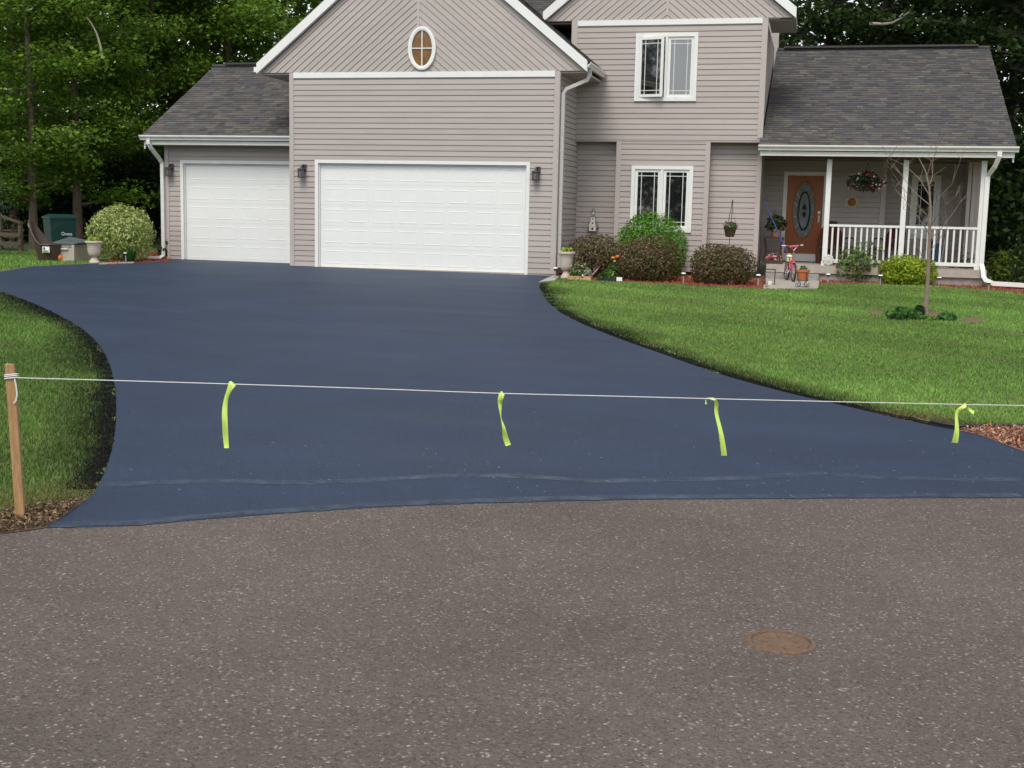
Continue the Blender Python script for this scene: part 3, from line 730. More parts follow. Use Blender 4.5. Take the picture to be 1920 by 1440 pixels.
# ---- two storey block with projecting front gable
uw = (-4.25, -2.88, 4.30, 5.77); lw = (-4.25, -2.87, 1.30, 2.77)
wall(-5.655, -1.33, 3.39, 5.985, Y2, [uw])
vtrim(-5.80, -5.655, Y2, 4.9, 6.1)
vtrim(-1.43, -1.305, Y2, 3.44, 6.1)
MB().box(-1.33, -1.302, Y2-.02, Y2+.10, 3.5, 6.1).build('corner_trim', M['sidetrim'], house)
MB().box(-5.655, -1.43, Y2-.045, Y2-.0005, 5.985, 6.105).build('frieze_board', M['white'], house)
MB().box(-5.63, -1.33, Y2-.02, YR, 3.345, 3.388).build('soffit', M['soffit'], house)
wall(-4.64, -2.49, .36, 3.34, Y2+.002, [lw])
for x in (-4.655, -2.585): vtrim(x, x+.11, Y2+.002, .36, 3.344)
for x in (-4.657, -2.488): MB().box(x, x+.012, Y2-.02, YR, .34, 3.344).build('wall', M['siding'], house)
wall(-5.652, -4.60, .36, 3.365, YR); wall(-2.52, -1.33, .40, 3.365, YR)
vtrim(-1.42, -1.31, YR, .40, 3.344)
MB().box(-5.65, -1.32, Y2+.06, YR+.1, .12, .36).build('foundation', M['black'], house)
MB().box(-1.42, -1.31, YR+.002, YD, .45, 3.344).build('wall', M['siding'], house)
MB().box(-1.45, -1.335, Y2+.14, 34, 3.44, 6.08).build('wall', M['siding'], house)
MB().box(-5.80, -5.66, Y2+.14, 30.4, 4.7, 6.08).build('wall', M['siding'], house)
fx, ft = gable(-6.42, -.75, 6.105, Y2-.004, None)
ez2 = 6.105-.03+.235; e2L, e2R = -6.50, -.705; rz2 = ez2 + PITCHG*(fx-e2L)
for a, b, s_ in ((e2L, fx, 31), (e2R, fx, 32)):
    r_ = roof_slab([(a, Y2-.11, ez2), (b, Y2-.11, rz2), (b, 34.2 if s_ == 31 else 31.0, rz2), (a, 34.2 if s_ == 31 else 31.0, ez2)]).build('roof', M['ridge'], house)
    roof_shingles((a, Y2-.11, ez2), (0, 1, 0), (b-a, 0, rz2-ez2), 4.5 if s_ == 31 else 2.05, math.hypot(b-a, rz2-ez2), s_).build('shingles', M['shingle'], r_, kind='stuff')
MB().box(-1.30, -.75, Y2+.13, 31.0, 6.06, 6.10).build('soffit', M['soffit'], house)
MB().box(-6.42, -5.80, Y2+.13, 30.4, 6.06, 6.10).build('soffit', M['soffit'], house)
# main block behind
MB().box(-9.6, -5.81, 30.4, 30.55, 4.4, 6.12).build('wall', M['siding'], house)
MB().box(-.749, -.702, Y2-.02, 31.0, 6.07, 6.235).build('fascia', M['soffit'], house)
mx0, mx1 = oy(1436, 80, 36)[0], oy(1460, 80, 36)[0]
MB().box(mx0, mx1, 36, 36.15, 5.2, 7.6).build('wall', M['siding'], house)
MB().box(-9.6, -6.5, 29.93, 29.97, 6.03, 6.2).build('fascia', M['white'], house)
MB().box(-9.6, -6.43, 29.97, 30.4, 6.06, 6.1).build('soffit', M['soffit'], house)
r_ = roof_slab([(-9.6, 29.9, 6.22), (-6.45, 29.9, 6.22), (-6.45, 34.5, 9.2), (-9.6, 34.5, 9.2)]).build('roof', M['ridge'], house)
roof_shingles((-9.6, 29.9, 6.22), (1, 0, 0), (0, 4.6, 2.98), 3.15, math.hypot(4.6, 2.98), 33).build('shingles', M['shingle'], r_, kind='stuff')

def window(x0, x1, z0, z1, Y, sashes=2, open_left=0.0, flange=.03):
    w = MB(); c = .055; yf = Y-.06
    w.box(x0-flange, x0+c, yf, Y+.05, z0-flange, z1+flange).box(x1-c, x1+flange, yf, Y+.05, z0-flange, z1+flange)
    w.box(x0+c, x1-c, yf, Y+.05, z0-flange, z0+c).box(x0+c, x1-c, yf, Y+.05, z1-c, z1+flange)
    if sashes == 2: m = (x0+x1)/2; w.box(m-.03, m+.03, yf+.004, Y+.05, z0+c, z1-c)
    wo = w.build('window', M['white'], house)
    MB().box(x0+.01, x1-.01, Y+.10, Y+.12, z0, z1).build('room_shade', M['dark'], wo)
    spans = [(x0+c, (x0+x1)/2-.03), ((x0+x1)/2+.03, x1-c)] if sashes == 2 else [(x0+c, x1-c)]
    for i, (a, b) in enumerate(spans):
        a += .004; b -= .004; lo, hi = z0+c+.004, z1-c-.004; f = .062
        ang = open_left if i == 0 else 0.0
        ca, sa = math.cos(ang), math.sin(ang)
        def T(mb):
            if ang:
                mb.v = [(a+(p[0]-a)*ca+(p[1]-(Y-.02))*sa, (Y-.045)-(p[0]-a)*sa+(p[1]-(Y-.02))*ca, p[2]) for p in mb.v]
            return mb
        y0, y1 = Y-.03, Y+.012
        T(MB().box(a, a+f, y0, y1, lo, hi).box(b-f, b, y0, y1, lo, hi).box(a+f, b-f, y0, y1, lo, lo+f).box(a+f, b-f, y0, y1, hi-f, hi)).build('sash', M['white'], wo)
        T(MB().box(a+f-.004, b-f+.004, Y-.006, Y+.002, lo+f-.004, hi-f+.004)).build('pane', M['glass'], wo)
        ga, gb, gl, gh = a+f, b-f, lo+f, hi-f; k = .085; t = .008; yy = (Y-.014, Y-.0065)
        for x in (ga+k, gb-k): T(MB().box(x-t, x+t, yy[0], yy[1], gl, gh)).build('muntin', M['almond'], wo)
        for z in (gl+k, gh-k): T(MB().box(ga, gb, yy[0]-.0015, yy[1]-.0015, z-t, z+t)).build('muntin', M['almond'], wo)
    return wo
window(*uw[:2], uw[2], uw[3], Y2, 2, open_left=rad(13)); window(*lw[:2], lw[2], lw[3], Y2, 2)

# ---- porch
PX0, PX1, ZP = -1.32, 3.70, .60
MB().box(-1.08, PX1, Y2-.08, YW+.2, .42, ZP).build('porch_slab', M['concrete'], house)
MB().box(-1.04, PX1-.06, Y2-.02, YW, .05, .42).build('foundation', M['concrete2'], house)
MB().box(-1.08, .10, Y2-.46, Y2-.08, .08, .405).build('porch_step', M['concrete2'], house)
peY, peZ, prY, prZ = 28.60, 3.27, 34.5, 6.10
rp = roof_slab([(-1.36, peY, peZ), (4.08, peY, peZ), (4.08, prY, prZ), (-1.30, prY, prZ), (-1.30, Y2-.03, peZ+.19), (-1.36, Y2-.03, peZ+.19)]).build('roof', M['ridge'], house)
roof_shingles((-1.36, peY, peZ), (1, 0, 0), (0, prY-peY, prZ-peZ), 5.44, math.hypot(prY-peY, prZ-peZ), 41, left_cut=(.38, .062)).build('shingles', M['shingle'], rp, kind='stuff')
MB().box(-1.1, 3.8, prY-.12, prY+.12, prZ+.05, prZ+.10).build('ridge_vent', M['ridge'], rp)
MB().tube([(-1.28, prY, prZ+.02), (4.09, prY, prZ+.02)], .055, 6).build('ridge_cap', M['ridge'], rp)
roof_slab([(-1.30, prY, prZ), (4.08, prY, prZ), (4.08, 40, 3.3), (-1.30, 40, 3.3)]).build('roof', M['ridge'], house)
MB().prism([(4.02, peY+.06, peZ-.17), (4.02, prY, prZ-.14), (4.02, prY, prZ-.30), (4.02, peY+.06, peZ-.33)], (.03, 0, 0)).build('rake_board', M['white'], house)
MB().prism([(PX1-.15, YD-.35, .4), (PX1-.15, 39.5, .4), (PX1-.15, 39.5, 3.2), (PX1-.15, prY, prZ-.2), (PX1-.15, YD-.35, 4.2)], (.14, 0, 0)).build('wall', M['siding'], house)
gutter(-1.37, 4.12, peY+.003, peZ, h=.12)
MB().box(-1.33, 4.05, peY+.005, peY+.035, peZ-.235, peZ-.135).build('fascia', M['almond'], house)
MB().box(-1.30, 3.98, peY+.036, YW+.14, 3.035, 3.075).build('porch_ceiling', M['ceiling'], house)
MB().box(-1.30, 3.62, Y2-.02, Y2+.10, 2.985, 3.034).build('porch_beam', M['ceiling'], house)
for u in (1550.5, 1693.5, 1839.5):
    x, _ = oy(u, 400, Y2)
    p = MB().box(x-.055, x+.055, Y2-.03, Y2+.08, ZP, 2.985).build('porch_post', M['white'], house)
    MB().box(x-.07, x+.07, Y2-.045, Y2+.095, ZP+.001, ZP+.10).build('post_base', M['white'], p)
def railing(ua, ub, n):
    xa, _ = oy(ua, 420, Y2); xb, _ = oy(ub, 420, Y2); xa += .057; xb -= .057
    r = MB().box(xa, xb, Y2-.015, Y2+.065, 1.485, 1.535).build('railing', M['white'], house)
    MB().box(xa, xb, Y2-.005, Y2+.055, .665, .745).build('bottom_rail', M['white'], r)
    for k in range(n):
        x = xa + (xb-xa)*(k+.6)/(n+.2); MB().box(x-.019, x+.019, Y2+.006, Y2+.044, .745, 1.485).build('baluster', M['white'], r)
railing(1550.5, 1693.5, 12); railing(1693.5, 1839.5, 11)
# porch back wall, door, window
fr = oy(1467, 324, YD); fr2 = oy(1462, 497, YD); xd0 = oy(1466, 400, YD)[0]+.01; xd1 = oy(1552, 400, YD)[0]-.04
zt = oy(1505, 322, YD)[1]; zb_ = ZP
xc_ = oy(1657, 400, YD)[0]
wall(-1.31, xc_, ZP, 3.034, YD, [(xd0, xd1, zb_-.1, zt)], single=True)
MB().box(xc_-.0, xc_+.02, YD-.02, YW, ZP, 3.034).build('wall', M['siding'], house)
vtrim(xc_-.09, xc_+.02, YD, ZP, 3.034)
wx0 = oy(1708, 400, YW)[0]; wx1 = oy(1758, 400, YW)[0]; wz0 = oy(1730, 438, YW)[1]; wz1 = oy(1730, 331, YW)[1]
wx1 = max(wx1, wx0+.6)
xb_ = oy(1812, 400, YD-.35)[0]
wall(xc_+.02, xb_+.1, ZP, 3.034, YW, [(wx0, wx1, wz0, wz1)], single=True)
window(wx0, wx1, wz0, wz1, YW, 1)
MB().box(wx0-.05, wx1+.05, YW-.06, YW-.02, wz0-.13, wz0-.035).build('window_sill', M['almond'], house)
wall(xb_, PX1-.16, ZP, 3.034, YD-.35, single=True)
vtrim(xb_-.02, xb_+.08, YD-.35, ZP, 3.034); vtrim(PX1-.26, PX1-.155, YD-.35, ZP, 3.034)
MB().box(xb_-.012, xb_, YD-.35, YW, ZP, 3.034).build('wall', M['siding'], house)
MB().box(xb_+.02, PX1-.2, YD-.42, YD-.38, ZP, 1.5).build('skirt_panel', M['greypanel'], house)
# front door
df = MB(); c = .09
df.box(xd0, xd0+c, YD-.035, YD+.1, zb_, zt).box(xd1-c, xd1, YD-.035, YD+.1, zb_, zt).box(xd0+c, xd1-c, YD-.036, YD+.1, zt-c, zt)
df.build('door_frame', M['white'], house)
ZS = ZP+.20
MB().box(xd0+c, xd1-c, YD-.03, YD+.1, ZP+.02, ZS).build('kick_panel', M['white'], house)
MB().box(xd0-.03, xd1+.03, YD-.08, YD+.05, ZP, ZP+.02).build('threshold', M['bronze'], house)
fd_ = MB().box(xd0+c, xd1-c, YD+.01, YD+.055, ZS, zt-c).build('front_door', M['doorwood'], house)
dcx = (xd0+xd1)/2; dcz = oy(1504, 394, YD)[1]; drx, drz = .255, .665
oval_ring(dcx, dcz, drx+.035, drz+.04, .045, YD-.012, YD+.012).build('oval_trim', M['doorwood'], fd_)
MB().add([(dcx+drx*math.cos(2*math.pi*k/40), YD+.002, dcz+drz*math.sin(2*math.pi*k/40)) for k in range(40)], [tuple(range(40))]).build('oval_glass', M['leadglass'], fd_)
oval_ring(dcx, dcz-.02, drx*.62, drz*.72, .045, YD-.004, YD+.001).build('bevel_ring', M['darkglass'], fd_)
for q, k_ in ((.63, .73), (.42, .63)):
    oval_ring(dcx, dcz-.02, drx*q+.006, drz*k_+.004, .011, YD-.009, YD+.001).build('lead_came', M['came'], fd_)
for a_ in (15, 40, 140, 165, 195, 220, 320, 345):
    w = rad(a_); MB().tube([(dcx+drx*.64*math.cos(w), YD-.006, dcz-.02+drz*.74*math.sin(w)), (dcx+drx*.97*math.cos(w*1.0), YD-.006, dcz+drz*.97*math.sin(w))], .006, 5).build('lead_came', M['came'], fd_)
MB().prism([(dcx, YD-.004, dcz+.16), (dcx+.06, YD-.004, dcz+.05), (dcx, YD-.004, dcz+.0), (dcx-.06, YD-.004, dcz+.05)], (0, .005, 0)).prism([(dcx, YD-.004, dcz-.02), (dcx+.055, YD-.004, dcz-.09), (dcx, YD-.004, dcz-.19), (dcx-.055, YD-.004, dcz-.09)], (0, .005, 0)).build('bevel_diamond', M['darkglass'], fd_)
MB().tube([(dcx-.08, YD-.007, dcz+.03), (dcx, YD-.007, dcz-.03), (dcx+.08, YD-.007, dcz+.03)], .008, 5).tube([(dcx-.075, YD-.007, dcz-.07), (dcx, YD-.007, dcz-.22), (dcx+.075, YD-.007, dcz-.07)], .008, 5).build('lead_came', M['came'], fd_)
hx = xd1-c-.075; hz = oy(1533, 405, YD)[1]
MB().lathe([(.03, 0), (.03, .02)], (0, 0, 0), 10).build('deadbolt', M['brass'], fd_, off=(-(hx-HB[0]), -(YD-HB[1]), -(hz-HB[2])))
bpy.data.objects.remove(bpy.data.objects['deadbolt'])
MB().box(hx-.03, hx+.03, YD-.02, YD+.01, hz+.05, hz+.12).build('deadbolt', M['brass'], fd_)
MB().box(hx-.022, hx+.022, YD-.01, YD+.01, hz-.16, hz+.01).tube([(hx, YD-.01, hz-.01), (hx, YD-.06, hz-.03), (hx, YD-.06, hz-.12), (hx, YD-.01, hz-.15)], .011, 6).build('handle', M['brass'], fd_)
# porch downspout
dx = oy(1849, 400, Y2)[0]-.03
gd = gz(dx, 28.8)
MB().rtube([(dx+.16, peY-.05, peZ-.11), (dx+.16, peY-.05, peZ-.2), (dx+.10, peY+.1, peZ-.42), (dx, Y2-.06, peZ-.62), (dx, Y2-.06, .74), (dx+.03, Y2-.12, .62), (dx+.05, Y2-.16, .46), (dx+.10, Y2-.25, gd+.16), (dx+.25, Y2-.33, gd+.10), (dx+1.5, Y2-.5, gd+.075)], .095, .07, up=(0, 1, .02)).build('downspout', M['white'], house)
# ================================================================== THINGS IN FRONT OF THE HOUSE
# ---- stake, string and flagging tape: all on the vertical plane between the two stakes
SA = onG(39, 978); SBx = np.array(pe[-1]) + rdir*.9; SB = np.array([SBx[0], SBx[1]+.18, gz(SBx[0], SBx[1]+.18)])
_pn = np.array([-(SB[1]-SA[1]), SB[0]-SA[0], 0]); _pn /= np.linalg.norm(_pn)
def onS(u, v, lift=0.0):
    d = pray(u, v); t = np.dot(SA-CAMP, _pn)/np.dot(d, _pn); return CAMP + d*t - _pn*lift
_sx = np.array([SB[0]-SA[0], SB[1]-SA[1], 0]); _sx /= np.linalg.norm(_sx)
def stake(label, base, top, w=.043):
    t = thing('wooden_stake', label, 'stake', base, 0, world=True)
    a, b = np.array(base, float), np.array(top, float); hw = _sx*w/2; hd = _pn*w*.42
    mb = MB(); K = 8; rnd = random.Random(3)
    rings = []
    for i in range(K+1):
        p = a + (b-a)*i/K - (np.array([0, 0, .12]) if i == 0 else 0); j = 1+rnd.uniform(-.03, .03)
        rings.append([p-hw*j-hd, p+hw*j-hd, p+hw*j+hd, p-hw*j+hd])
    rings[-1][0] = rings[-1][0] - np.array([0, 0, .006]); rings[-1][2] = rings[-1][2] - np.array([0, 0, .004])
    for r in rings: mb.v += [tuple(q) for q in r]
    for i in range(K):
        for k in range(4): mb.f.append((i*4+k, i*4+(k+1) % 4, i*4+4+(k+1) % 4, i*4+4+k))
    mb.f += [(3, 2, 1, 0), tuple(K*4+k for k in range(4))]
    mb.build('post', M['stake'], t); return t
top = onS(18.5, 682)
stake('rough wooden stake leaning in bare soil at left end of the string', SA, top)
B_end = onS(1985, 760.5)
sbase = np.array([B_end[0], B_end[1], 0.0]) + _pn*.03; sbase[2] = gz(sbase[0], sbase[1])
stake('wooden stake holding the right end of the string', sbase, sbase+np.array([0, 0, B_end[2]-sbase[2]+.07]))
cord = [onS(u, v, .022) for u, v in smooth_poly([(23, 707), (220, 712.5), (433, 719), (690, 727.5), (938, 736.5), (1140, 741.5), (1330, 746.5), (1560, 752), (1802, 757.3), (1985, 760.5)], 4)]
st = thing('string', 'white string stretched across the driveway at knee height', 'string', cord[0], 0, world=True)
MB().tube(cord, .0026, 6).build('line', M['string'], st)
wr = MB()
for k in range(3):
    z = (-.006, .004, .012)[k]
    c = onS(22, 706.5) + np.array([0, 0, z]); e = .006
    a0, a1 = _sx*(.0225+e), _pn*(.019+e)
    wr.tube([c-a0-a1, c+a0-a1+np.array([0, 0, .006]), c+a0+a1, c-a0+a1+np.array([0, 0, -.004]), c-a0-a1], .0032, 5)
wr.build('wrap', M['string'], st)
MB().tube([onS(29, 709, .024), onS(32, 722, .026), onS(34, 738, .028), onS(32, 750, .028), onS(27.5, 755, .026)], .004, 5).build('loose_end', M['string'], st)
def tape(label, main, tail, knot):
    """flagging ribbon: centre line (u, v, width in px) on the string plane, with thickness and a slight billow"""
    def rib(path, seed):
        rnd = random.Random(seed); n = 5; P = smooth_poly(path, n); mb = MB(); K = len(P)
        for i, (u, v, w) in enumerate(P):
            a = P[max(i-1, 0)]; b = P[min(i+1, K-1)]; dx, dy = b[0]-a[0], b[1]-a[1]; l = math.hypot(dx, dy) or 1
            nx, ny = -dy/l*w/2, dx/l*w/2; bl = .026 + .012*math.sin(i*.9/n*2 + seed); tw = .008*math.sin(i/n*1.3+seed)
            L, R_ = onS(u-nx, v-ny, bl+tw), onS(u+nx, v+ny, bl-tw); Cc = onS(u, v, bl+.0015)
            mb.v += [tuple(L), tuple(Cc), tuple(R_), tuple(R_+_pn*.0012), tuple(Cc+_pn*.0012), tuple(L+_pn*.0012)]
        for i in range(K-1):
            for k in range(6): mb.f.append((i*6+k, i*6+6+k, i*6+6+(k+1) % 6, i*6+(k+1) % 6))
        mb.f += [tuple(range(6)), tuple((K-1)*6+5-k for k in range(6))]
        return mb
    base = onS(knot[0], knot[1], .026)
    t = thing('flagging_ribbon', label, 'ribbon', base, 0, 'lime ribbons tied to the string', world=True)
    rib(main, 1).build('streamer', M['tape'], t)
    if tail: rib(tail, 2).build('short_tail', M['tape'], t)
    kx, ky, kr = knot
    MB().ball(tuple(onS(kx, ky, .024)), tuple([kr*mpp(base)]*3), 8, 5).build('knot', M['tape'], t, smooth=True)
tape('lime ribbon curving left as it hangs, nearest the wooden stake', [(436, 717, 14), (430, 730, 9), (424, 748, 8), (421.5, 768, 9.5), (422, 790, 10.5), (423, 815, 10.5), (425, 839, 9)], [(434, 720, 6), (432.5, 714, 4)], (435, 719, 4))
tape('lime ribbon twisted narrow at mid length, hanging over mid driveway', [(938.5, 736, 9), (936, 748, 8.5), (937, 762, 6.5), (938, 783, 2.5), (942, 800, 6), (946, 817, 9), (952, 834, 10)], [(940, 738, 5), (938.5, 733, 3)], (939, 738.5, 3.6))
tape('longest lime ribbon, hanging straight with a hooked short end', [(1335, 747, 4), (1340, 756, 6), (1341.5, 772, 7.5), (1345, 795, 8.5), (1349, 820, 9), (1355.5, 853, 9)], [(1335, 746.5, 4), (1328, 746.5, 3.5), (1321.5, 747, 3.5), (1319.5, 756, 3.8)], (1334.5, 747, 2.6))
tape('lime ribbon with a flared end on the right, nearest the red mulch', [(1804, 758, 3.5), (1797, 764, 5.5), (1792, 774, 7.5), (1789, 790, 9), (1787, 810, 9.5), (1786.5, 829, 9)], [(1806, 757.5, 3.5), (1813, 765, 5.5), (1822.5, 773, 7)], (1805, 757.5, 2.6))

# ---- utility cover in the road
mc = onG(1464, 1207); mr_ = 65*mpp(mc)
mh = thing('utility_cover', 'small round rusty utility cover set in the grey road', 'manhole cover', (mc[0], mc[1], .006))
MB().lathe([(mr_*.84, -.05), (mr_, -.05), (mr_, .002), (mr_*.985, .0045), (mr_*.87, .007), (mr_*.85, .003), (mr_*.845, -.02)], n=48).build('ring', M['iron'], mh, smooth=True)
MB().lathe([(mr_*.842, -.016), (mr_*.842, -.010)], n=40).build('gap', M['irondark'], mh)
MB().lathe([(mr_*.80, -.0095), (mr_*.80, .001), (mr_*.74, .004), (mr_*.70, .0015), (mr_*.30, .0015), (mr_*.27, .003), (mr_*.1, .003), (.002, .002)], n=40).build('lid', M['iron'], mh, smooth=True)
for k in range(8):
    w = k*math.pi/4+.2; a, b = mr_*.38, mr_*.62
    MB().tube([(a*math.cos(w), a*math.sin(w), .002), (b*math.cos(w), b*math.sin(w), .002)], .004, 5).build('rib', M['iron'], mh)

# dry bits on the fresh sealer
rng = np.random.default_rng(8); bits = []
for _ in range(900):
    u, v = rng.uniform(150, 1900), 760 + 180*rng.random()**.6
    p = onG(u, v); bits.append(p[:2])
bits = np.array(bits)
def inside(P, poly):
    poly = np.array([np.array(p[:2]) for p in poly]); x, y = P[:, 0], P[:, 1]; r = np.zeros(len(P), bool); j = len(poly)-1
    for i in range(len(poly)):
        xi, yi, xj, yj = *poly[i], *poly[j]
        c = ((yi > y) != (yj > y)) & (x < (xj-xi)*(y-yi)/((yj-yi) or 1e-12)+xi); r ^= c; j = i
    return r
bits = bits[inside(bits, dw_poly)][:230]
mb = MB()
for (x, y) in bits:
    a = rng.uniform(0, 3.14); l = rng.uniform(.003, .014); w = rng.uniform(.0008, .0018); c, s = math.cos(a), math.sin(a); z = gz(x, y)+.0125
    mb.add([(x-c*l-s*w, y-s*l+c*w, z), (x+c*l-s*w, y+s*l+c*w, z+.002), (x+c*l+s*w, y+s*l-c*w, z+.003), (x-c*l+s*w, y-s*l-c*w, z+.001)], [(0, 1, 2, 3)])
tag(mb.build('dry_litter', M['straw']), 'pale dry seed bits scattered over the dark driveway near the road', 'litter', kind='stuff')

# ---- black lawn edging in the right corner
ep = px_path([(1745, 797), (1775, 803), (1810, 806), (1850, 804.5), (1920, 805), (1990, 806), (2400, 812)], 5)
eb = thing('lawn_edging', 'black plastic edging strip between lawn and red mulch corner', 'edging', (*ep[0], gz(*ep[0])), 0, world=True)
MB().tube([(p[0], p[1], gz(p[0], p[1])+.032) for p in ep], .013, 8).build('bead', M['edging'], eb, smooth=True)
MB().rtube([(p[0], p[1], gz(p[0], p[1])+.006) for p in ep], .006, .045).build('strip', M['edging'], eb)

# ---- left group: tub, bin, storage box, lantern ball, urn
def face_cam(p): return math.atan2(p[1], p[0]) - math.pi/2      # local -Y faces the camera
p = onG(90, 490.5); k = mpp(p)
tub = thing('garden_tub', 'brown plastic garden cart tub standing upright beside the storage box', 'garden cart', (p[0], p[1], p[2]), face_cam(p)-.62); tub.scale = (1.08,)*3
def tubring(z, cx, cy, rx, ry, n=20): return [(cx+rx*math.cos(2*math.pi*i/n), cy+ry*math.sin(2*math.pi*i/n), z) for i in range(n)]
mb = MB(); n = 20
# scoop: base ring, rim rising steeply to the left into a tall back
def rim(i, lift):
    a = 2*math.pi*i/n; c = math.cos(a); x = .30*c; y = .26*math.sin(a)
    t = max(0, -c); z = .36 + .52*t**1.5*(1-.0)
    return np.array([x - .13*t - (.02 if lift else 0)*(-c), y*(1-.35*t), z])
B0 = [np.array(q) for q in tubring(0, .03, 0, .22, .20)]
R0 = [rim(i, 0) for i in range(n)]
for i in range(n): mb.v.append(tuple(B0[i]))
for i in range(n): mb.v.append(tuple(B0[i]*.5+R0[i]*.5 + np.array([0, 0, -.02])))
for i in range(n): mb.v.append(tuple(R0[i]))
for i in range(n): q = R0[i]*np.array([.93, .9, 1]); mb.v.append((q[0], q[1], q[2]-.005))
for i in range(n): q = (B0[i]*.5+R0[i]*.5)*np.array([.88, .88, 1]); mb.v.append((q[0], q[1], q[2]-.02))
for i in range(n): mb.v.append((B0[i][0]*.85, B0[i][1]*.85, .05))
for r in range(5):
    for i in range(n): mb.f.append((r*n+i, r*n+(i+1) % n, (r+1)*n+(i+1) % n, (r+1)*n+i))
mb.f += [tuple(range(n-1, -1, -1)), tuple(5*n+i for i in range(n))]
mb.build('body', M['brownplastic'], tub, smooth=True)
MB().tube([tuple(rim(i % n, 0)+np.array([0, 0, .005])) for i in range(n+1)], .018, 7).build('rim', M['brownplastic'], tub, smooth=True)
MB().rtube([(-.425, -.05, .80), (-.40, -.065, .73), (-.395, .065, .73), (-.425, .05, .80), (-.425, -.05, .80)], .012, .02).build('handle', M['taupe'], tub)
MB().box(.06, .23, -.262, -.256, .20, .33).build('sticker', M['whiteprint'], tub)
MB().box(.075, .21, -.265, -.2625, .205, .25).build('sticker_print', M['greenprint'], tub)
MB().box(.085, .125, -.265, -.2625, .262, .312).build('sticker_mark', M['black'], tub)

p = onG(114, 480); k = mpp(p)
bn = thing('trash_bin', 'large dark green lidded trash bin behind the storage box', 'trash bin', p, face_cam(p)+.3); bn.scale = (.76, .8, .95)
mb = MB().hexa([(-.36, -.30, .06), (.36, -.30, .06), (.36, .32, .06), (-.36, .32, .06)], [(-.43, -.37, .98), (.43, -.37, .98), (.43, .38, .98), (-.43, .38, .98)])
mb.build('body', M['greenplastic'], bn)
mb = MB()
for z0, z1, e in ((.98, 1.03, .0), (1.03, 1.06, -.02)):
    pass
mb.hexa([(-.46, -.40, .985), (.46, -.40, .985), (.46, .41, .985), (-.46, .41, .985)], [(-.46, -.40, 1.03), (.46, -.40, 1.03), (.46, .41, 1.03), (-.46, .41, 1.03)])
mb.hexa([(-.45, -.39, 1.03), (.45, -.39, 1.03), (.45, .40, 1.03), (-.45, .40, 1.03)], [(-.30, -.20, 1.10), (.30, -.20, 1.10), (.30, .22, 1.10), (-.30, .22, 1.10)])
mb.build('lid', M['greenplastic'], bn)
MB().box(-.30, -.16, -.362, -.335, .72, .84).build('grip_recess', M['greendark'], bn)
MB().lathe([(.10, -.02), (.10, .02)], n=14).build('wheel', M['rubber'], bn)
w_ = bn.children[-1]; w_.rotation_euler = (0, math.pi/2, 0); w_.location = (.37, .22, .10)
w2 = w_.copy(); COL.objects.link(w2); w2.location = (-.37, .22, .10)
fc = bpy.data.curves.new('lettering', 'FONT'); fc.body = 'Onexa'; fc.size = .13; fc.extrude = .002; fc.align_x = 'CENTER'
fo = bpy.data.objects.new('lettering', fc); COL.objects.link(fo); fo.data.materials.append(M['whiteprint'])
bpy.context.view_layer.update(); dg = bpy.context.evaluated_depsgraph_get(); me = bpy.data.meshes.new_from_object(fo.evaluated_get(dg)); bpy.data.objects.remove(fo)
me.materials.clear(); me.materials.append(M['whiteprint'])
lo = link_mesh('lettering', me, bn); lo.location = (.10, -.346, .55); lo.rotation_euler = (math.pi/2+.074, 0, 0)

p = onG(137, 490.5)
bx_ = thing('storage_box', 'taupe panelled storage box with slate lid sitting askew', 'storage box', p, face_cam(p)-.62)
hx_, hy_, hh_ = .235, .30, .40
MB().box(-hx_+.012, hx_-.012, -hy_+.012, hy_-.012, .01, hh_-.01).build('body', M['taupe'], bx_)
for sx in (-1, 1):
    for sy in (-1, 1): MB().box(sx*hx_-.028, sx*hx_+.028, sy*hy_-.028, sy*hy_+.028, 0, hh_).build('corner_post', M['taupe'], bx_)
for z0, z1 in ((.012, .06), (hh_-.05, hh_-.002)):
    MB().box(-hx_, hx_, -hy_-.006, -hy_+.011, z0, z1).build('rail', M['taupe'], bx_); MB().box(-hx_-.006, -hx_+.011, -hy_+.028, hy_-.028, z0, z1).build('rail', M['taupe'], bx_); MB().box(hx_-.011, hx_+.006, -hy_+.028, hy_-.028, z0, z1).build('rail', M['taupe'], bx_)
MB().box(-.09, .09, -hy_-.035, -hy_+.012, hh_-.11, hh_-.085).build('handle', M['almond'], bx_)
MB().box(-hx_-.03, hx_+.03, -hy_-.03, hy_+.03, hh_, hh_+.03).build('lid_rim', M['lidgrey'], bx_)
mb = MB().hexa([(-hx_-.04, -hy_-.04, hh_+.032), (hx_+.10, -hy_-.02, hh_+.032), (hx_+.06, hy_+.08, hh_+.04), (-hx_-.06, hy_+.02, hh_+.14)], [(-hx_-.03, -hy_-.03, hh_+.055), (hx_+.09, -hy_-.01, hh_+.05), (hx_+.05, hy_+.07, hh_+.075), (-hx_-.05, hy_+.01, hh_+.17)])
mb.build('lid', M['lidgrey'], bx_)
p = onG(111, 491)
bl = thing('orange_pail', 'small orange plastic jack lantern pail between tub and storage box', 'pail', p)
mb = MB()
for i in range(9):
    a = math.pi*i/8
    for q in range(20):
        w = 2*math.pi*q/20; r = .095*math.sin(a)*(1+.05*math.cos(w*8))+.004; mb.v.append((r*math.cos(w), r*math.sin(w), .095-.095*math.cos(a)*.95))
for i in range(8):
    for q in range(20): mb.f.append((i*20+q, i*20+(q+1) % 20, i*20+20+(q+1) % 20, i*20+20+q))
mb.build('body', M['orange'], bl, smooth=True)
MB().tube([(-.07, 0, .15), (-.04, 0, .20), (.04, 0, .20), (.07, 0, .15)], .005, 5).build('handle', M['orange'], bl)

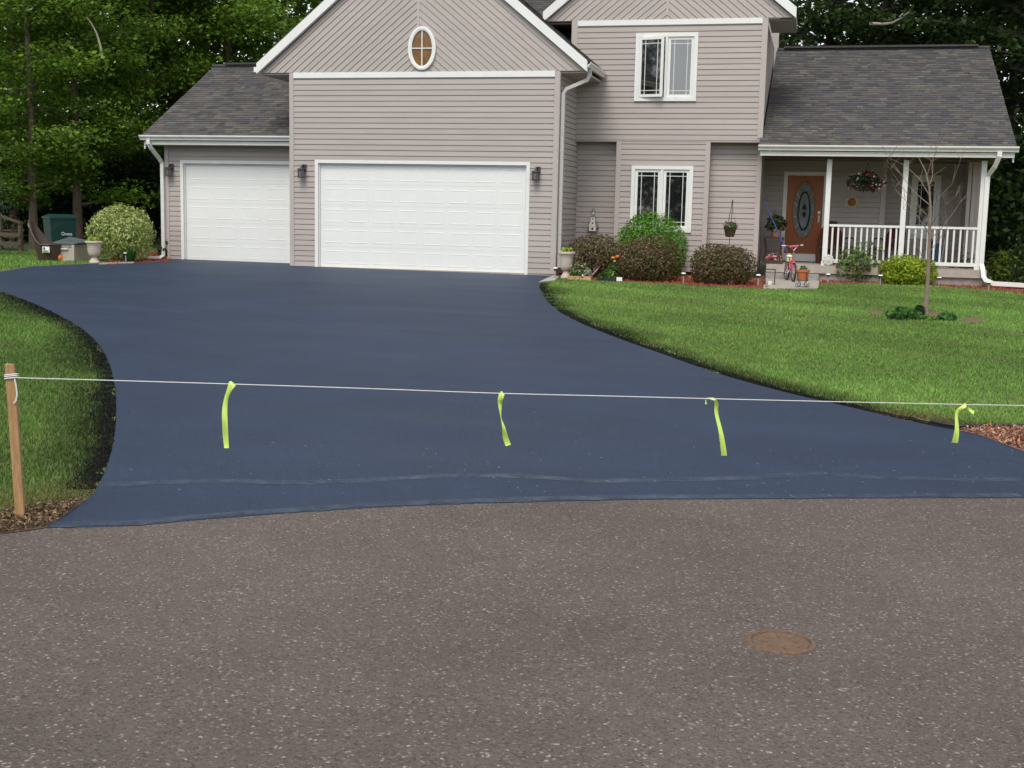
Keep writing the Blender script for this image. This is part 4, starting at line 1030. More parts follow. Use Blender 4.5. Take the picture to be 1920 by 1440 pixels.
YG_COL = [(.42, .52, .05), (.34, .45, .05), (.48, .55, .10), (.25, .36, .05)]
def urn(label, p, h, r):
    t = thing('urn_planter', label, 'planter', p, 0, 'stone coloured urn planters')
    prof = [(.62, 0), (.64, .03), (.60, .06), (.42, .16), (.30, .24), (.30, .28), (.44, .31), (.60, .36), (.68, .46), (.74, .70), (.78, .80), (.80, .815), (.80, .84), (.84, .86), (.86, .90), (.99, .92), (1.0, .95), (.98, .985), (.90, 1.0), (.80, .985), (.76, .93)]
    MB().lathe([(a*r, b*h) for a, b in prof], n=28).build('urn', M['urn'], t, smooth=True)
    MB().lathe([(.79*r, h*.925), (.79*r, h*.935)], n=16).build('potting_soil', M['soil'], t)
    link_mesh('plant', foliage_ball('plant', r*.72, r*.72, .11, h*.95, 240, .085, YG_COL, 71, zmin=h*.93, shell=.9), t)
p = onG(177, 493); urn('urn planter with yellow green plant beside the storage box', p, 41*mpp(p), 16.5*mpp(p))
p = onG(1061, 522); p[1] = min(p[1], 26.55); urn('urn planter with yellow green plant at right corner of the big garage door', p, 50*mpp(p), 16.5*mpp(p))

def path_light(label, p, h, style=0):
    t = thing('path_light', label, 'garden light', p, 0, 'low garden path lights')
    MB().tube([(0, 0, -.06), (0, 0, h*.75)], .016 if style else .03, 8).build('post', M['lightmetal'], t, smooth=True)
    MB().lathe([(.032, h*.72), (.04, h*.76), (.04, h*.86), (.03, h*.88)], n=10).build('lens', M['glass'], t)
    MB().lathe([(.046, h*.88), (.052, h*.90), (.04, h*.985), (.01, h)], n=10).build('cap', M['lampcap'], t)
for lab, u, v, hp in (('path light in red mulch beside the variegated shrub', 236, 493, 20), ('path light in front of the right hand urn', 1041, 524, 23), ('path light on red mulch between the two clipped brown shrubs', 1281, 533, 22), ('path light left of the front walk', 1421, 538, 24), ('path light by the round green bush nearest the steps', 1552, 533, 20), ('path light against the yellow green shrub by the porch', 1650, 536, 21), ('path light between yellow green shrub and right porch corner', 1760, 537, 18), ('path light under the downspout at porch corner', 1853, 546, 18)):
    p = onG(u, v); path_light(lab, p, hp*mpp(p), 1)

# ---- beds on the right
def crate(name, label, pa, w, d, h, mat, cols, seed, cat, open_=True, leaf=.06, n=260, ph=.14, flowers=None):
    t = thing(name, label, cat, pa, 0.0)
    th = .018
    for x0, x1, y0, y1 in ((-w/2, w/2, -d/2, -d/2+th), (-w/2, w/2, d/2-th, d/2), (-w/2, -w/2+th, -d/2+th, d/2-th), (w/2-th, w/2, -d/2+th, d/2-th)):
        MB().box(x0, x1, y0, y1, 0, h).build('side', M[mat], t)
    MB().box(-w/2+th, w/2-th, -d/2+th, d/2-th, .005, h*.8).build('potting_soil', M['soil'], t)
    link_mesh('plants', foliage_ball('plants', w*.5, d*.6, ph, h*.85, n, leaf, cols, seed, zmin=h*.7, shell=.9, up=.8), t)
    if flowers: link_mesh('flowers', foliage_ball('flowers', w*.5, d*.62, ph*1.05, h*.85, flowers[1], .045, flowers[0], seed+1, zmin=h*.85, shell=.25, up=.6, mat=M['petal'], aspect=.95), t)
    return t
GREEN = [(.07, .17, .035), (.05, .13, .03), (.10, .20, .05)]
p = onG(1087, 525); crate('planter_box', 'low cedar planter box with pale green and white flowers', p, 45*mpp(p), .24, .085, 'cedar', GREEN+[(.3, .36, .3), (.4, .42, .12)], 81, 'planter', n=420, ph=.32, flowers=([(.75, .72, .65), (.7, .6, .3)], 30))
p = onG(1138, 527.5); crate('seedling_tray', 'black tray of leafy seedlings on the mulch', p, 35*mpp(p), .26, .085, 'black', GREEN, 82, 'tray', n=300, ph=.17, flowers=([(.75, .55, .1), (.72, .6, .3)], 14))
p = onG(1150, 526); p[1] += .2
t = thing('marigold', 'orange and yellow flowers on leafy stems behind the seedling tray', 'flower', p)
link_mesh('leaves', foliage_ball('leaves', .2, .16, .2, .18, 320, .07, GREEN, 83, up=.6, shell=.9), t)
mb = MB()
for k, (dx_, dz_) in enumerate(((-.02, .46), (.05, .50), (.0, .40))): mb.tube([(dx_*.3, 0, 0), (dx_, -.03, dz_)], .006, 5)
mb.build('stems', M['bark2'], t, kind='stuff')
for dx_, dz_, c, r in ((-.05, .48, 'orange', .05), (.05, .51, 'orange', .055), (-.015, .41, 'bristle', .035)): MB().ball((dx_, -.03, dz_), (r, r, r*.6), 9, 5).build('bloom', M[c], t)
p = onG(1161, 531)
t = thing('plant_tag', 'small white plant tag on short stake beside the seedling tray', 'sign', p)
MB().box(-.06, .06, -.004, .004, .045, .125).build('card', M['whiteprint'], t); MB().tube([(0, .006, -.03), (0, .006, .10)], .006, 5).build('stick', M['whiteprint'], t)
p = onG(1100, 522); p[1] += .1
t = thing('watering_can', 'dull grey metal watering can among the flowers by the urn', 'watering can', p, .2)
MB().lathe([(.10, 0), (.105, .01), (.095, .16), (.07, .18)], n=16).build('body', M['lightmetal'], t, smooth=True)
MB().tube([(.08, 0, .05), (.18, -.01, .16), (.23, -.02, .23)], [.022, .016, .016], 8).build('spout', M['lightmetal'], t, smooth=True); MB().lathe([(.016, 0), (.045, .04)], (.245, -.02, .235), 10).build('rose', M['lightmetal'], t)
MB().tube([(-.09, 0, .05), (-.17, 0, .12), (-.12, 0, .24), (0, 0, .22), (.05, 0, .17)], .009, 6).build('handle', M['lightmetal'], t)

# birdhouse on the recessed wall
bxu, bz1 = oy(1113.5, 404, YR); _, bz0 = oy(1113.5, 433, YR); bH = bz1-bz0
t = thing('birdhouse', 'tall white church shaped birdhouse hung on the siding above the brown shrub', 'birdhouse', (bxu, YR-.02, bz0), 0)
MB().box(-.085, .085, -.13, -.001, .0, .10).build('base_storey', M['birdwhite'], t)
MB().prism([(-.10, -.135, .10), (.10, -.135, .10), (.055, -.135, .22), (-.055, -.135, .22)], (0, .13, 0)).build('middle_storey', M['birdwhite'], t)
MB().box(-.055, .055, -.11, -.001, .222, .33).build('tower', M['birdwhite'], t)
MB().prism([(-.07, -.12, .33), (.07, -.12, .33), (0, -.12, .40)], (0, .115, 0)).build('tower_roof', M['birdgreen'], t)
MB().box(-.022, .022, -.08, -.03, .385, .46).build('steeple', M['birdwhite'], t)
MB().lathe([(.045, .46), (.004, .56)], (0, -.055, 0), 4).build('steeple_cap', M['birdgreen'], t)
for s_ in (-1, 1): MB().prism([(s_*.135, -.15, .085), (s_*.105, -.15, .075), (s_*.06, -.15, .23), (s_*.075, -.15, .235)], (0, .148, 0)).build('roof_edge', M['birdgreen'], t)
for z_, y_, r_2 in ((.185, -.137, .02), (.055, -.132, .028), (.285, -.112, .014)): MB().prism([(r_2*math.cos(a*.5236), y_, z_+r_2*math.sin(a*.5236)) for a in range(12)], (0, .003, 0)).build('hole', M['irondark'], t)

# shepherd's hook with hanging pot
hp = onG(1368, 528); hk = mpp(hp); yh = hp[1]+.9
hx0, _ = oy(1368, 440, yh); gzz = gz(hx0, yh)
ztop = oy(1371, 376, yh)[1]; zpot1 = oy(1367, 418, yh)[1]; zpot0 = oy(1367, 444, yh)[1]
t = thing('shepherd_hook', 'thin black shepherd hook rising behind the right brown shrub', 'plant hook', (hx0, yh, gzz))
H_ = ztop-gzz
MB().tube([(0, .0, -.1), (0.005, .0, H_*.5), (.03, .0, H_*.85), (.04, 0, H_), (.035, -.06, H_+.015), (.03, -.12, H_-.03), (.03, -.10, H_-.10)], .008, 6).build('rod', M['ironwork'], t, smooth=True)
t = thing('hanging_pot', 'brown hanging pot of pink flowers on the shepherd hook', 'hanging pot', (hx0+.015, yh-.14, zpot0))
ph_ = zpot1-zpot0
MB().lathe([(.085, 0), (.10, .01), (.14, ph_*.62), (.15, ph_*.64), (.15, ph_*.72), (.135, ph_*.72)], n=18).build('pot', M['brownplastic'], t, smooth=True)
for a in (0, 2.1, 4.2): MB().tube([(.14*math.cos(a), .14*math.sin(a), ph_*.7), (.012, .0, ztop-zpot0-.10)], .004, 5).build('wire', M['ironwork'], t)
link_mesh('plant', foliage_ball('plant', .17, .17, .12, ph_*.75, 260, .06, GREEN, 84, zmin=ph_*.6, shell=.9), t)
link_mesh('flowers', foliage_ball('flowers', .17, .17, .13, ph_*.78, 26, .045, [(.7, .2, .25), (.75, .5, .5)], 85, zmin=ph_*.75, shell=.2, mat=M['petal'], aspect=.95), t)

# ---- porch things
t = thing('plant_table', 'dark wooden stand with shelf on the porch left of the front door', 'side table', (-.98, 30.1, ZP))
sx, sy, sh = .24, .18, .60
MB().box(-sx, sx, -sy, sy, sh-.04, sh).build('top', M['brownwood'], t); MB().box(-sx+.04, sx-.04, -sy+.03, sy-.03, .26, .285).build('shelf', M['brownwood'], t)
for a in (-1, 1):
    for b in (-1, 1): MB().tube([(a*(sx-.03), b*(sy-.03), 0), (a*(sx-.07), b*(sy-.04), sh*.5), (a*(sx-.025), b*(sy-.03), sh-.04)], .022, 6).build('leg', M['brownwood'], t)
t = thing('potted_plant', 'wicker pot of grassy plant and dark pink flowers on the porch stand', 'potted plant', (-.93, 30.05, ZP+.60))
MB().lathe([(.09, 0), (.10, .02), (.13, .19), (.115, .19)], n=16).build('pot', M['wicker'], t, smooth=True)
link_mesh('foliage', foliage_ball('foliage', .24, .22, .2, .30, 420, .10, [(.06, .12, .03), (.04, .08, .025), (.10, .10, .04)], 86, zmin=.17, shell=.95), t)
rng = np.random.default_rng(9); N = 140; a = rng.uniform(0, 6.28, N); tp_ = rng.uniform(.02, .18, N)
b0 = np.stack([.03*np.cos(a), .03*np.sin(a), np.full(N, .2)], 1); b1 = np.stack([tp_*np.cos(a)-.05, tp_*np.sin(a), rng.uniform(.45, .62, N)], 1); s_ = np.stack([-np.sin(a), np.cos(a), 0*a], 1)*.006
link_mesh('grass_leaves', quad_mesh('grass_leaves', np.stack([b0-s_, b0+s_, b1+s_*.2, b1-s_*.2], 1), pick([(.09, .17, .05), (.12, .2, .06)], N, rng), M['leaf']), t)
link_mesh('flowers', foliage_ball('flowers', .25, .23, .2, .28, 50, .05, [(.5, .12, .18), (.6, .3, .32)], 87, zmin=.17, shell=.2, mat=M['petal'], aspect=.95), t)
t = thing('broom', 'broom with blue handle leaning against the porch corner', 'broom', (-.60, 29.42, ZP))
MB().tube([(0, 0, .20), (-.62, .06, 1.42)], .014, 8).build('handle', M['bluepaint'], t, smooth=True)
MB().hexa([(-.045, -.11, 0), (.12, -.11, 0), (.12, .11, 0), (-.045, .11, 0)], [(-.03, -.05, .22), (.03, -.05, .24), (.03, .05, .24), (-.03, .05, .22)]).build('bristles', M['bristle'], t)
p = (-.93, 29.12, ZP)
t = crate('flower_tray', 'tray of pink and white flowers on the porch edge by the steps', p, .42, .24, .09, 'brownplastic', GREEN, 88, 'tray', n=160, ph=.16, flowers=([(.62, .06, .16), (.75, .45, .48), (.8, .7, .68), (.55, .03, .12)], 230))
def chair(label, loc, rz):
    t = thing('porch_chair', label, 'chair', loc, rz, 'cushioned porch chairs')
    MB().box(-.24, .24, -.24, .24, .34, .42).build('seat', M['cushion'], t)
    mb = MB(); n = 12
    mb.prism([(-.23, .22, .42), (.23, .22, .42)] + [(.23*math.cos(math.pi*i/n), .22, .72+.16*math.sin(math.pi*i/n)) for i in range(n+1)], (0, .09, .0))
    mb.v = [(v[0], v[1]+(v[2]-.42)*.22, v[2]) for v in mb.v]; mb.build('backrest', M['cushion'], t)
    for s in (-1, 1):
        MB().tube([(s*.27, -.26, 0), (s*.28, -.27, .45), (s*.28, -.2, .60), (s*.28, .02, .635), (s*.27, .24, .58), (s*.26, .32, .3), (s*.26, .34, 0)], .017, 6).build('arm', M['black'], t, smooth=True)
    MB().tube([(-.25, .27, .40)] + [(.25*-math.cos(math.pi*i/10), .30+.1*math.sin(math.pi*i/10), .70+.20*math.sin(math.pi*i/10)) for i in range(11)] + [(.25, .27, .40)], .014, 6).build('back_frame', M['black'], t, smooth=True)
    return t
chair('oxblood cushioned porch chair close behind the left porch post', (oy(1572, 460, 30.3)[0], 30.25, ZP), .5)
chair('oxblood cushioned porch chair behind the middle of the railing', (oy(1664, 460, 30.4)[0], 30.55, ZP), -.7)
t = thing('curved_chair', 'dark brown curved back chair between front door and left porch post', 'chair', (oy(1545, 460, 29.9)[0], 30.2, ZP), .9)
mb = MB()
pr_ = [(0, .0), (.02, .25), (-.02, .5), (-.10, .72), (-.21, .82), (-.30, .80)]
for i in range(len(pr_)):
    pass
mb.rtube([(0, a, b) for a, b in pr_], .42, .035, up=(1, 0, 0)); mb.v = [(v[0], v[1], v[2]) for v in mb.v]
mb.build('back', M['brownwood'], t)
MB().box(-.22, .22, -.46, .02, .36, .40).build('seat', M['brownwood'], t)
for a in (-.19, .19):
    for b in (-.42, -.02): MB().box(a-.02, a+.02, b-.02, b+.02, 0, .36).build('leg', M['brownwood'], t)
x_, z_ = oy(1748, 470, 30.2)
t = thing('folded_chair', 'navy blue folded fabric chair behind the right half of the railing', 'chair', (x_, 30.2, ZP), .1)
MB().prism([(-.20, 0, .02), (.22, 0, .02), (.26, .1, .48), (.02, .1, .62), (-.06, .1, .5)], (0, .07, 0)).build('fabric', M['navy'], t)
for a in (-.18, .0, .2): MB().tube([(a, -.02, 0), (a+.08, .05, .66)], .011, 6).build('leg', M['lightmetal'], t)
# hanging basket
x_, z_ = oy(1625, 345, 29.55)
t = thing('hanging_basket', 'hanging basket spilling pink and white flowers under the porch roof', 'hanging basket', (x_, 29.55, z_-.12))
MB().lathe([(.03, 0), (.12, .03), (.17, .13), (.18, .14), (.16, .14)], n=18).build('basket', M['brownplastic'], t, smooth=True)
for a in (0, 2.1, 4.2): MB().tube([(.17*math.cos(a), .17*math.sin(a), .13), (0, 0, 3.0-(z_-.12)-.04)], .005, 5).build('hanger_wire', M['ironwork'], t)
MB().tube([(0, 0, 3.0-(z_-.12)-.06), (0, 0, 3.034-(z_-.12))], .008, 5).build('hook', M['deadwood'], t)
link_mesh('foliage', foliage_ball('foliage', .42, .34, .24, .16, 700, .075, [(.035, .08, .025), (.05, .10, .03), (.03, .05, .02)], 89, zmin=-.06, shell=.8, lump=.2), t)
link_mesh('flowers', foliage_ball('flowers', .44, .36, .26, .18, 130, .055, [(.62, .18, .30), (.75, .45, .5), (.8, .74, .72), (.45, .05, .12)], 90, zmin=-.04, shell=.2, lump=.2, mat=M['petal'], aspect=.95), t)
# sun plaque
x_, z_ = oy(1597.5, 379, YD)
t = thing('sun_plaque', 'round sun plaque with pointed rays on the porch wall', 'wall plaque', (x_, YD-.02, z_))
for k in range(12):
    w = k*math.pi/6; r1 = .21 if k % 2 else .18; dn = .26
    MB().prism([(.09*math.cos(w-dn), -.02, .09*math.sin(w-dn)), (r1*math.cos(w), -.015, r1*math.sin(w)), (.09*math.cos(w+dn), -.02, .09*math.sin(w+dn))], (0, .015, 0)).build('ray', M['sunray'], t)
MB().ball((0, -.02, 0), (.10, .035, .10), 16, 8).build('face', M['sunface'], t, smooth=True)
MB().prism([(.105*math.cos(k*.314), -.022, .105*math.sin(k*.314)) for k in range(20)], (0, .02, 0)).build('rim', M['sunray'], t)
# cast flower ornament leaning on the left post
x_, z_ = oy(1553, 490, Y2-.15)
t = thing('flower_ornament', 'pale cast flower shaped ornament leaning on the base of the left porch post', 'ornament', (x_, Y2-.06, ZP))
for k in range(8):
    w = k*math.pi/4; MB().ball((.085*math.cos(w), -.005+.0*w, .125+.085*math.sin(w)), (.045, .013, .045), 10, 6).build('petal', M['stoneflower'], t, smooth=True)
MB().ball((0, -.008, .125), (.065, .016, .065), 12, 6).build('centre', M['stoneflower'], t, smooth=True)
# lantern by the steps
p = onG(1443, 536)
t = thing('garden_lantern', 'small glass and metal lantern on red mulch left of the steps', 'lantern', p)
lh = 30*mpp(p)
for a in (-1, 1):
    for b in (-1, 1): MB().box(a*.10-.008, a*.10+.008, b*.08-.008, b*.08+.008, 0, lh).build('post', M['bronze'], t)
MB().box(-.115, .115, -.095, .095, lh, lh+.015).build('roof', M['bronze'], t); MB().box(-.11, .11, -.09, .09, 0, .012).build('base', M['bronze'], t)
MB().lathe([(.04, .012), (.045, .09), (.03, .10)], (0, 0, 0), 10).build('candle', M['lampcap'], t)
# terracotta pot on iron stand
p = onG(1504, 541.5); k = mpp(p)
t = thing('plant_stand', 'small wrought iron plant stand with scrolled feet on the front walk', 'plant stand', (p[0], p[1], p[2]+.03))
ph_ = 14*k; pr2 = 12.5*k
for a in (.6, 2.2, 3.75, 5.35):
    c, s = math.cos(a), math.sin(a)
    MB().tube([(pr2*.95*c, pr2*.95*s, ph_*2.0), (pr2*.9*c, pr2*.9*s, ph_), (pr2*.35*c, pr2*.35*s, ph_*.35), (pr2*.7*c, pr2*.7*s, .02), (pr2*1.1*c, pr2*1.1*s, .012), (pr2*1.28*c, pr2*1.28*s, .05), (pr2*1.1*c, pr2*1.1*s, .085), (pr2*.98*c, pr2*.98*s, .05)], .006, 5).build('leg', M['ironwork'], t)
MB().tube([(pr2*.86*math.cos(i*.5236), pr2*.86*math.sin(i*.5236), ph_-.008) for i in range(13)], .006, 5).build('hoop', M['ironwork'], t)
t = thing('terracotta_pot', 'orange terracotta pot with small green plants on the iron stand', 'potted plant', (p[0], p[1], p[2]+.03+ph_))
MB().lathe([(pr2*.68, 0), (pr2*.70, .01), (pr2*.90, 14.5*k), (pr2*1.0, 15*k), (pr2*1.02, 19*k), (pr2*.9, 19*k), (pr2*.86, 16*k)], n=24).build('pot', M['terracotta'], t, smooth=True)
MB().lathe([(pr2*.86, 15.5*k), (pr2*.86, 16.2*k)], n=14).build('potting_soil', M['soil'], t)
link_mesh('plant', foliage_ball('plant', pr2*.6, pr2*.6, .10, 18*k, 170, .055, [(.09, .19, .07), (.14, .26, .12), (.07, .14, .06)], 91, zmin=16*k, shell=.9, up=.7), t)
# child's bicycle
p = onG(1487, 531); p[2] += .03
t = thing('bicycle', "child's pink bicycle parked by the porch steps", 'bicycle', p, face_cam(p)+.22)
R_ = .195
def wheel(y):
    w = MB(); n = 24
    w.tube([(0, y+R_*math.cos(2*math.pi*i/n), R_+.016+R_*math.sin(2*math.pi*i/n)) for i in range(n+1)], .022, 8, cap=False); wo = w.build('tyre', M['rubber'], t, smooth=True)
    MB().tube([(0, y+R_*.88*math.cos(2*math.pi*i/n), R_+.016+R_*.88*math.sin(2*math.pi*i/n)) for i in range(n+1)], .012, 6, cap=False).build('rim', M['chrome'], wo, smooth=True)
    for i in range(8): w = 2*math.pi*i/8; MB().tube([(0, y, R_+.016), (0, y+R_*.87*math.cos(w), R_+.016+R_*.87*math.sin(w))], .003, 4).build('spoke', M['chrome'], wo)
    MB().tube([(-.045, y, R_+.016), (.045, y, R_+.016)], .016, 8).build('hub', M['chrome'], wo)
wheel(0); wheel(.66)
zc = R_+.016
MB().tube([(0, .12, .56), (0, .12, .46), (0, .34, .24), (0, .48, .48)], .020, 8).tube([(0, .12, .52), (0, .30, .40), (0, .47, .44)], .018, 8).tube([(.04, .66, zc), (.02, .48, .42)], .012, 6).tube([(-.04, .66, zc), (-.02, .48, .42)], .012, 6).tube([(0, .34, .24), (.03, .66, zc)], .012, 6).build('frame', M['pink'], t, smooth=True)
MB().tube([(-.04, 0, zc), (-.035, .04, .40), (0, .09, .45)], .013, 7).tube([(.04, 0, zc), (.035, .04, .40), (0, .09, .45)], .013, 7).build('fork', M['pink'], t, smooth=True)
MB().prism([(-.03, -.05, .415), (.03, -.05, .415), (.03, .09, .425), (-.03, .09, .425)], (0, 0, .01)).build('mudguard', M['pink'], t)
MB().tube([(0, .12, .56), (0, .11, .68), (-.10, .12, .78), (-.17, .20, .79)], .010, 7).tube([(0, .11, .68), (.10, .12, .80), (.17, .20, .81)], .010, 7).build('handlebar', M['chrome'], t, smooth=True)
MB().tube([(-.10, .10, .765), (.10, .10, .785)], .022, 8).build('bar_pad', M['pink'], t, smooth=True)
for s in (-1, 1): MB().tube([(s*.165, .19, .79+.01*s), (s*.23, .27, .79+.01*s)], .016, 7).build('grip', M['almond'], t, smooth=True)
MB().ball((0, .50, .54), (.07, .12, .035), 12, 6).build('saddle', M['whiteprint'], t, smooth=True); MB().tube([(0, .48, .44), (0, .50, .53)], .012, 6).build('seat_post', M['chrome'], t)
for s in (-1, 1): MB().tube([(s*.02, .34, .24), (s*.07, .34, .24+.08*s), (s*.14, .34, .24+.08*s)], .010, 6).build('crank', M['chrome'], t); MB().box(s*.11-.035, s*.11+.035, .30, .38, .24+.08*s-.01, .24+.08*s+.01).build('pedal', M['rubber'], t)
# deck stairs at the far left
p = onG(18, 470)
t = thing('deck_steps', 'weathered wooden deck steps with rail at the wood edge, far left', 'stairs', p, 0)
for x0, z0, x1, z1, h in ((-1.2, .38, .35, .38, .10), (-1.2, .14, .35, .14, .10), (-1.2, 1.15, .35, .72, .07)): MB().prism([(x0, -.02, z0), (x1, -.02, z1), (x1, -.02, z1+h), (x0, -.02, z0+h)], (0, .04, 0)).build('rail', M['deckwood'], t)
for x in (.26, -.35, -1.0): MB().box(x, x+.09, .02, .11, -.1, .80+(.26-x)*.28).build('post', M['deckwood'], t)
for k in range(3): MB().box(-1.2, .2-k*.3, .12+k*.28, .42+k*.28, .16+k*.17, .20+k*.17).build('tread', M['deckwood'], t)
# ================================================================== PLANTS
# ---- shrubs
p = onG(229, 489); k = mpp(p)
shrub('variegated_shrub', 'big rounded cream and green variegated shrub beside the small garage', p, 60*k, 55*k, 54*k, 53*k, 6500, .085,
      [(.50, .55, .22), (.40, .48, .15), (.30, .40, .10), (.58, .60, .30), (.21, .31, .07)], 101, lump=.10, shell=.5, aspect=.42, boxy=.5)
p = onG(243, 492.5); k = mpp(p)
def blades(name, n, h, r, cols, seed, w=.012):
    rng = np.random.default_rng(seed); a = rng.uniform(0, 6.28, n); q = r*rng.random(n)**.5; hh = h*rng.uniform(.6, 1.1, n)
    b0 = np.stack([.25*q*np.cos(a), .25*q*np.sin(a), np.zeros(n)], 1); b1 = np.stack([.7*q*np.cos(a), .7*q*np.sin(a), hh*.75], 1); b2 = np.stack([1.25*q*np.cos(a), 1.25*q*np.sin(a), hh], 1)
    s = np.stack([-np.sin(a), np.cos(a), 0*a], 1)*w; c = pick(cols, n, rng)
    V = np.concatenate([np.stack([b0-s, b0+s, b1+s*.9, b1-s*.9], 1), np.stack([b1-s*.9, b1+s*.9, b2+s*.15, b2-s*.15], 1)]); return quad_mesh(name, V, np.concatenate([c, c]), M['leaf'])
t = thing('daylily_clump', 'dark green grassy clump in front of the variegated shrub', 'plant', p); link_mesh('leaves', blades('leaves', 160, 26*k, 20*k, [(.06, .16, .04), (.05, .12, .03)], 102), t)
p = onG(296, 486); k = mpp(p)
t = thing('red_flower_plant', 'dark leafy plant with a red bloom at the small garage corner', 'plant', (p[0], p[1]+.3, p[2]))
link_mesh('foliage', foliage_ball('foliage', 14*k, 12*k, 22*k, 20*k, 420, .09, [(.04, .07, .025), (.09, .07, .04), (.03, .05, .02)], 103, shell=.9), t)
link_mesh('flowers', foliage_ball('flowers', 5*k, 4*k, 3*k, 44*k, 30, .06, [(.55, .03, .03), (.4, .02, .03)], 104, shell=.9, mat=M['petal'], aspect=.9), t); stems('stem', 50*k, .08, 3, 9, M['bark2'], t, .008)

BROWN = [(.14, .12, .04), (.15, .085, .045), (.10, .125, .035), (.16, .11, .05), (.085, .10, .03), (.33, .20, .17), (.12, .13, .04)]
def front(u, v, dy=0.0): p = onG(u, v); p[1] += dy; p[2] = gz(p[0], p[1]); return p
def shrub_at(name, label, u0, u1, vt, vb, n, leaf, cols, seed, dy=.45, depth=.9, **kw):
    """size from the outline: centre column, width and top, standing on the ground a radius behind its front edge"""
    f = onG((u0+u1)/2, vb); r = (u1-u0)/2*mpp(f); d = f - CAMP; d[2] = 0; d /= np.linalg.norm(d)
    c = f + d*min(r*depth, dy+.6); c[2] = gz(c[0], c[1]); r = (u1-u0)/2*mpp(c)
    dd = pray((u0+u1)/2, vt); tt = np.linalg.norm((c-CAMP)[:2])/np.linalg.norm(dd[:2]); H = (CAMP+dd*tt)[2] - c[2]
    return shrub(name, label, c, r, min(r*depth, dy+.6), H*.54, H*.47, n, leaf, cols, seed, **kw)
shrub_at('spirea_shrub', 'loose brownish shrub under the birdhouse, behind the flower boxes', 1062, 1170, 438, 522, 6000, .06, BROWN+[(.17, .16, .085)], 111, dy=.55, lump=.13, shell=.8, boxy=.5)
shrub_at('boxwood', 'clipped round bright green shrub under the lower window', 1152, 1286, 400, 520, 8000, .065, [(.14, .33, .03), (.10, .26, .025), (.19, .40, .045), (.06, .17, .02)], 112, dy=.2, lump=.05, shell=.5, boxy=.6)
shrub_at('spirea_shrub', 'dense brown and pink shrub in front of the round green one', 1152, 1276, 447, 530, 9000, .055, BROWN, 113, dy=.25, lump=.11, shell=.65, boxy=.5)
shrub_at('spirea_shrub', 'dense brown and pink shrub beside the front walk', 1292, 1412, 458, 536, 9000, .055, BROWN, 114, dy=.3, lump=.11, shell=.65, boxy=.5)
shrub_at('leafy_shrub', 'airy green shrub with bare stems in front of the left railing', 1562, 1645, 458, 531, 1500, .085, [(.14, .25, .045), (.10, .19, .04), (.16, .28, .08), (.15, .11, .06)], 115, dy=.15, lump=.3, shell=.95)
shrub_at('golden_shrub', 'bright yellow green mounded shrub in front of the middle porch post', 1650, 1753, 479, 536, 5000, .07, [(.32, .42, .025), (.26, .37, .025), (.20, .31, .02), (.38, .46, .05)], 116, dy=.15, lump=.12, shell=.6, boxy=.6)
shrub_at('leafy_shrub', 'thin reddish green shrub in front of the right railing', 1770, 1850, 478, 534, 1100, .075, [(.08, .16, .05), (.13, .085, .045), (.10, .12, .04), (.16, .22, .10)], 117, dy=.15, lump=.3, shell=.95)
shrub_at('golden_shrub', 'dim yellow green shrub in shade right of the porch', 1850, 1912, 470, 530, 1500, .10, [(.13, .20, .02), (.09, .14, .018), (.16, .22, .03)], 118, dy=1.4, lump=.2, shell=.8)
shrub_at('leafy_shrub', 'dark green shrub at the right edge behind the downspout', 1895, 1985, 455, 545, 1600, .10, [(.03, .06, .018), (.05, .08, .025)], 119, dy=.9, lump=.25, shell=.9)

# ---- sapling on the lawn
p = onG(1735, 589); k = mpp(p)
t = thing('sapling', 'thin bare young tree staked in the right lawn', 'tree', p, 0)
def spx(u, v): q = onY(u, v, p[1]); return np.array([q[0]-p[0], 0, q[2]-p[2]])
trk = [spx(1735, 591), spx(1737, 560), spx(1740, 520), spx(1741, 480), spx(1743, 430), spx(1745, 390), spx(1742, 350), spx(1735, 320), spx(1722, 295)]
MB().tube(trk, [.052, .035, .031, .028, .024, .019, .014, .010, .005], 8).build('trunk', M['twig'], t, smooth=True)
rnd = random.Random(12); tw = MB()
limbs = [[(1740, 500), (1728, 480), (1719, 455), (1715, 440)], [(1743, 440), (1722, 405), (1700, 375), (1680, 350)], [(1744, 410), (1720, 385), (1690, 350), (1668, 318)], [(1744, 395), (1760, 370), (1783, 345), (1797, 300)], [(1743, 450), (1765, 430), (1790, 400), (1806, 378)], [(1742, 365), (1725, 335), (1700, 310), (1672, 296)], [(1738, 330), (1745, 305), (1755, 285)], [(1745, 425), (1758, 400), (1770, 385), (1785, 370)], [(1741, 475), (1760, 450), (1775, 425)], [(1744, 385), (1715, 360), (1690, 325), (1665, 300)], [(1743, 440), (1730, 420), (1712, 400), (1690, 392)], [(1743, 345), (1750, 330), (1752, 300), (1760, 275)]]
for i, l in enumerate(limbs):
    dy = rnd.uniform(-.5, .5); P = [spx(*q) + np.array([0, dy*j/3, 0]) for j, q in enumerate(l)]
    tw.tube(P, [.008, .0055, .0038, .002][:len(P)], 5)
    for j in range(1, len(P)):
        for _ in range(3):
            d = np.array([rnd.uniform(-.22, .22), rnd.uniform(-.2, .2), rnd.uniform(.05, .3)]); tw.tube([P[j], P[j]+d*.6, P[j]+d], [.003, .002, .001], 4)
tw.build('twigs', M['twig'], t, kind='stuff')
p0 = p
def soil_patch(u0, u1, v0, v1, seed, mat='soil'):
    rnd = random.Random(seed); c = ((u0+u1)/2, (v0+v1)/2); pts = []
    for i in range(14):
        a = 2*math.pi*i/14; r = rnd.uniform(.82, 1.1); pts.append(onG(c[0]+(u1-u0)/2*r*math.cos(a), c[1]+(v1-v0)/2*r*math.sin(a))[:2])
    return ground_sheet('soil_patch', pts[::-1], .012, M[mat])
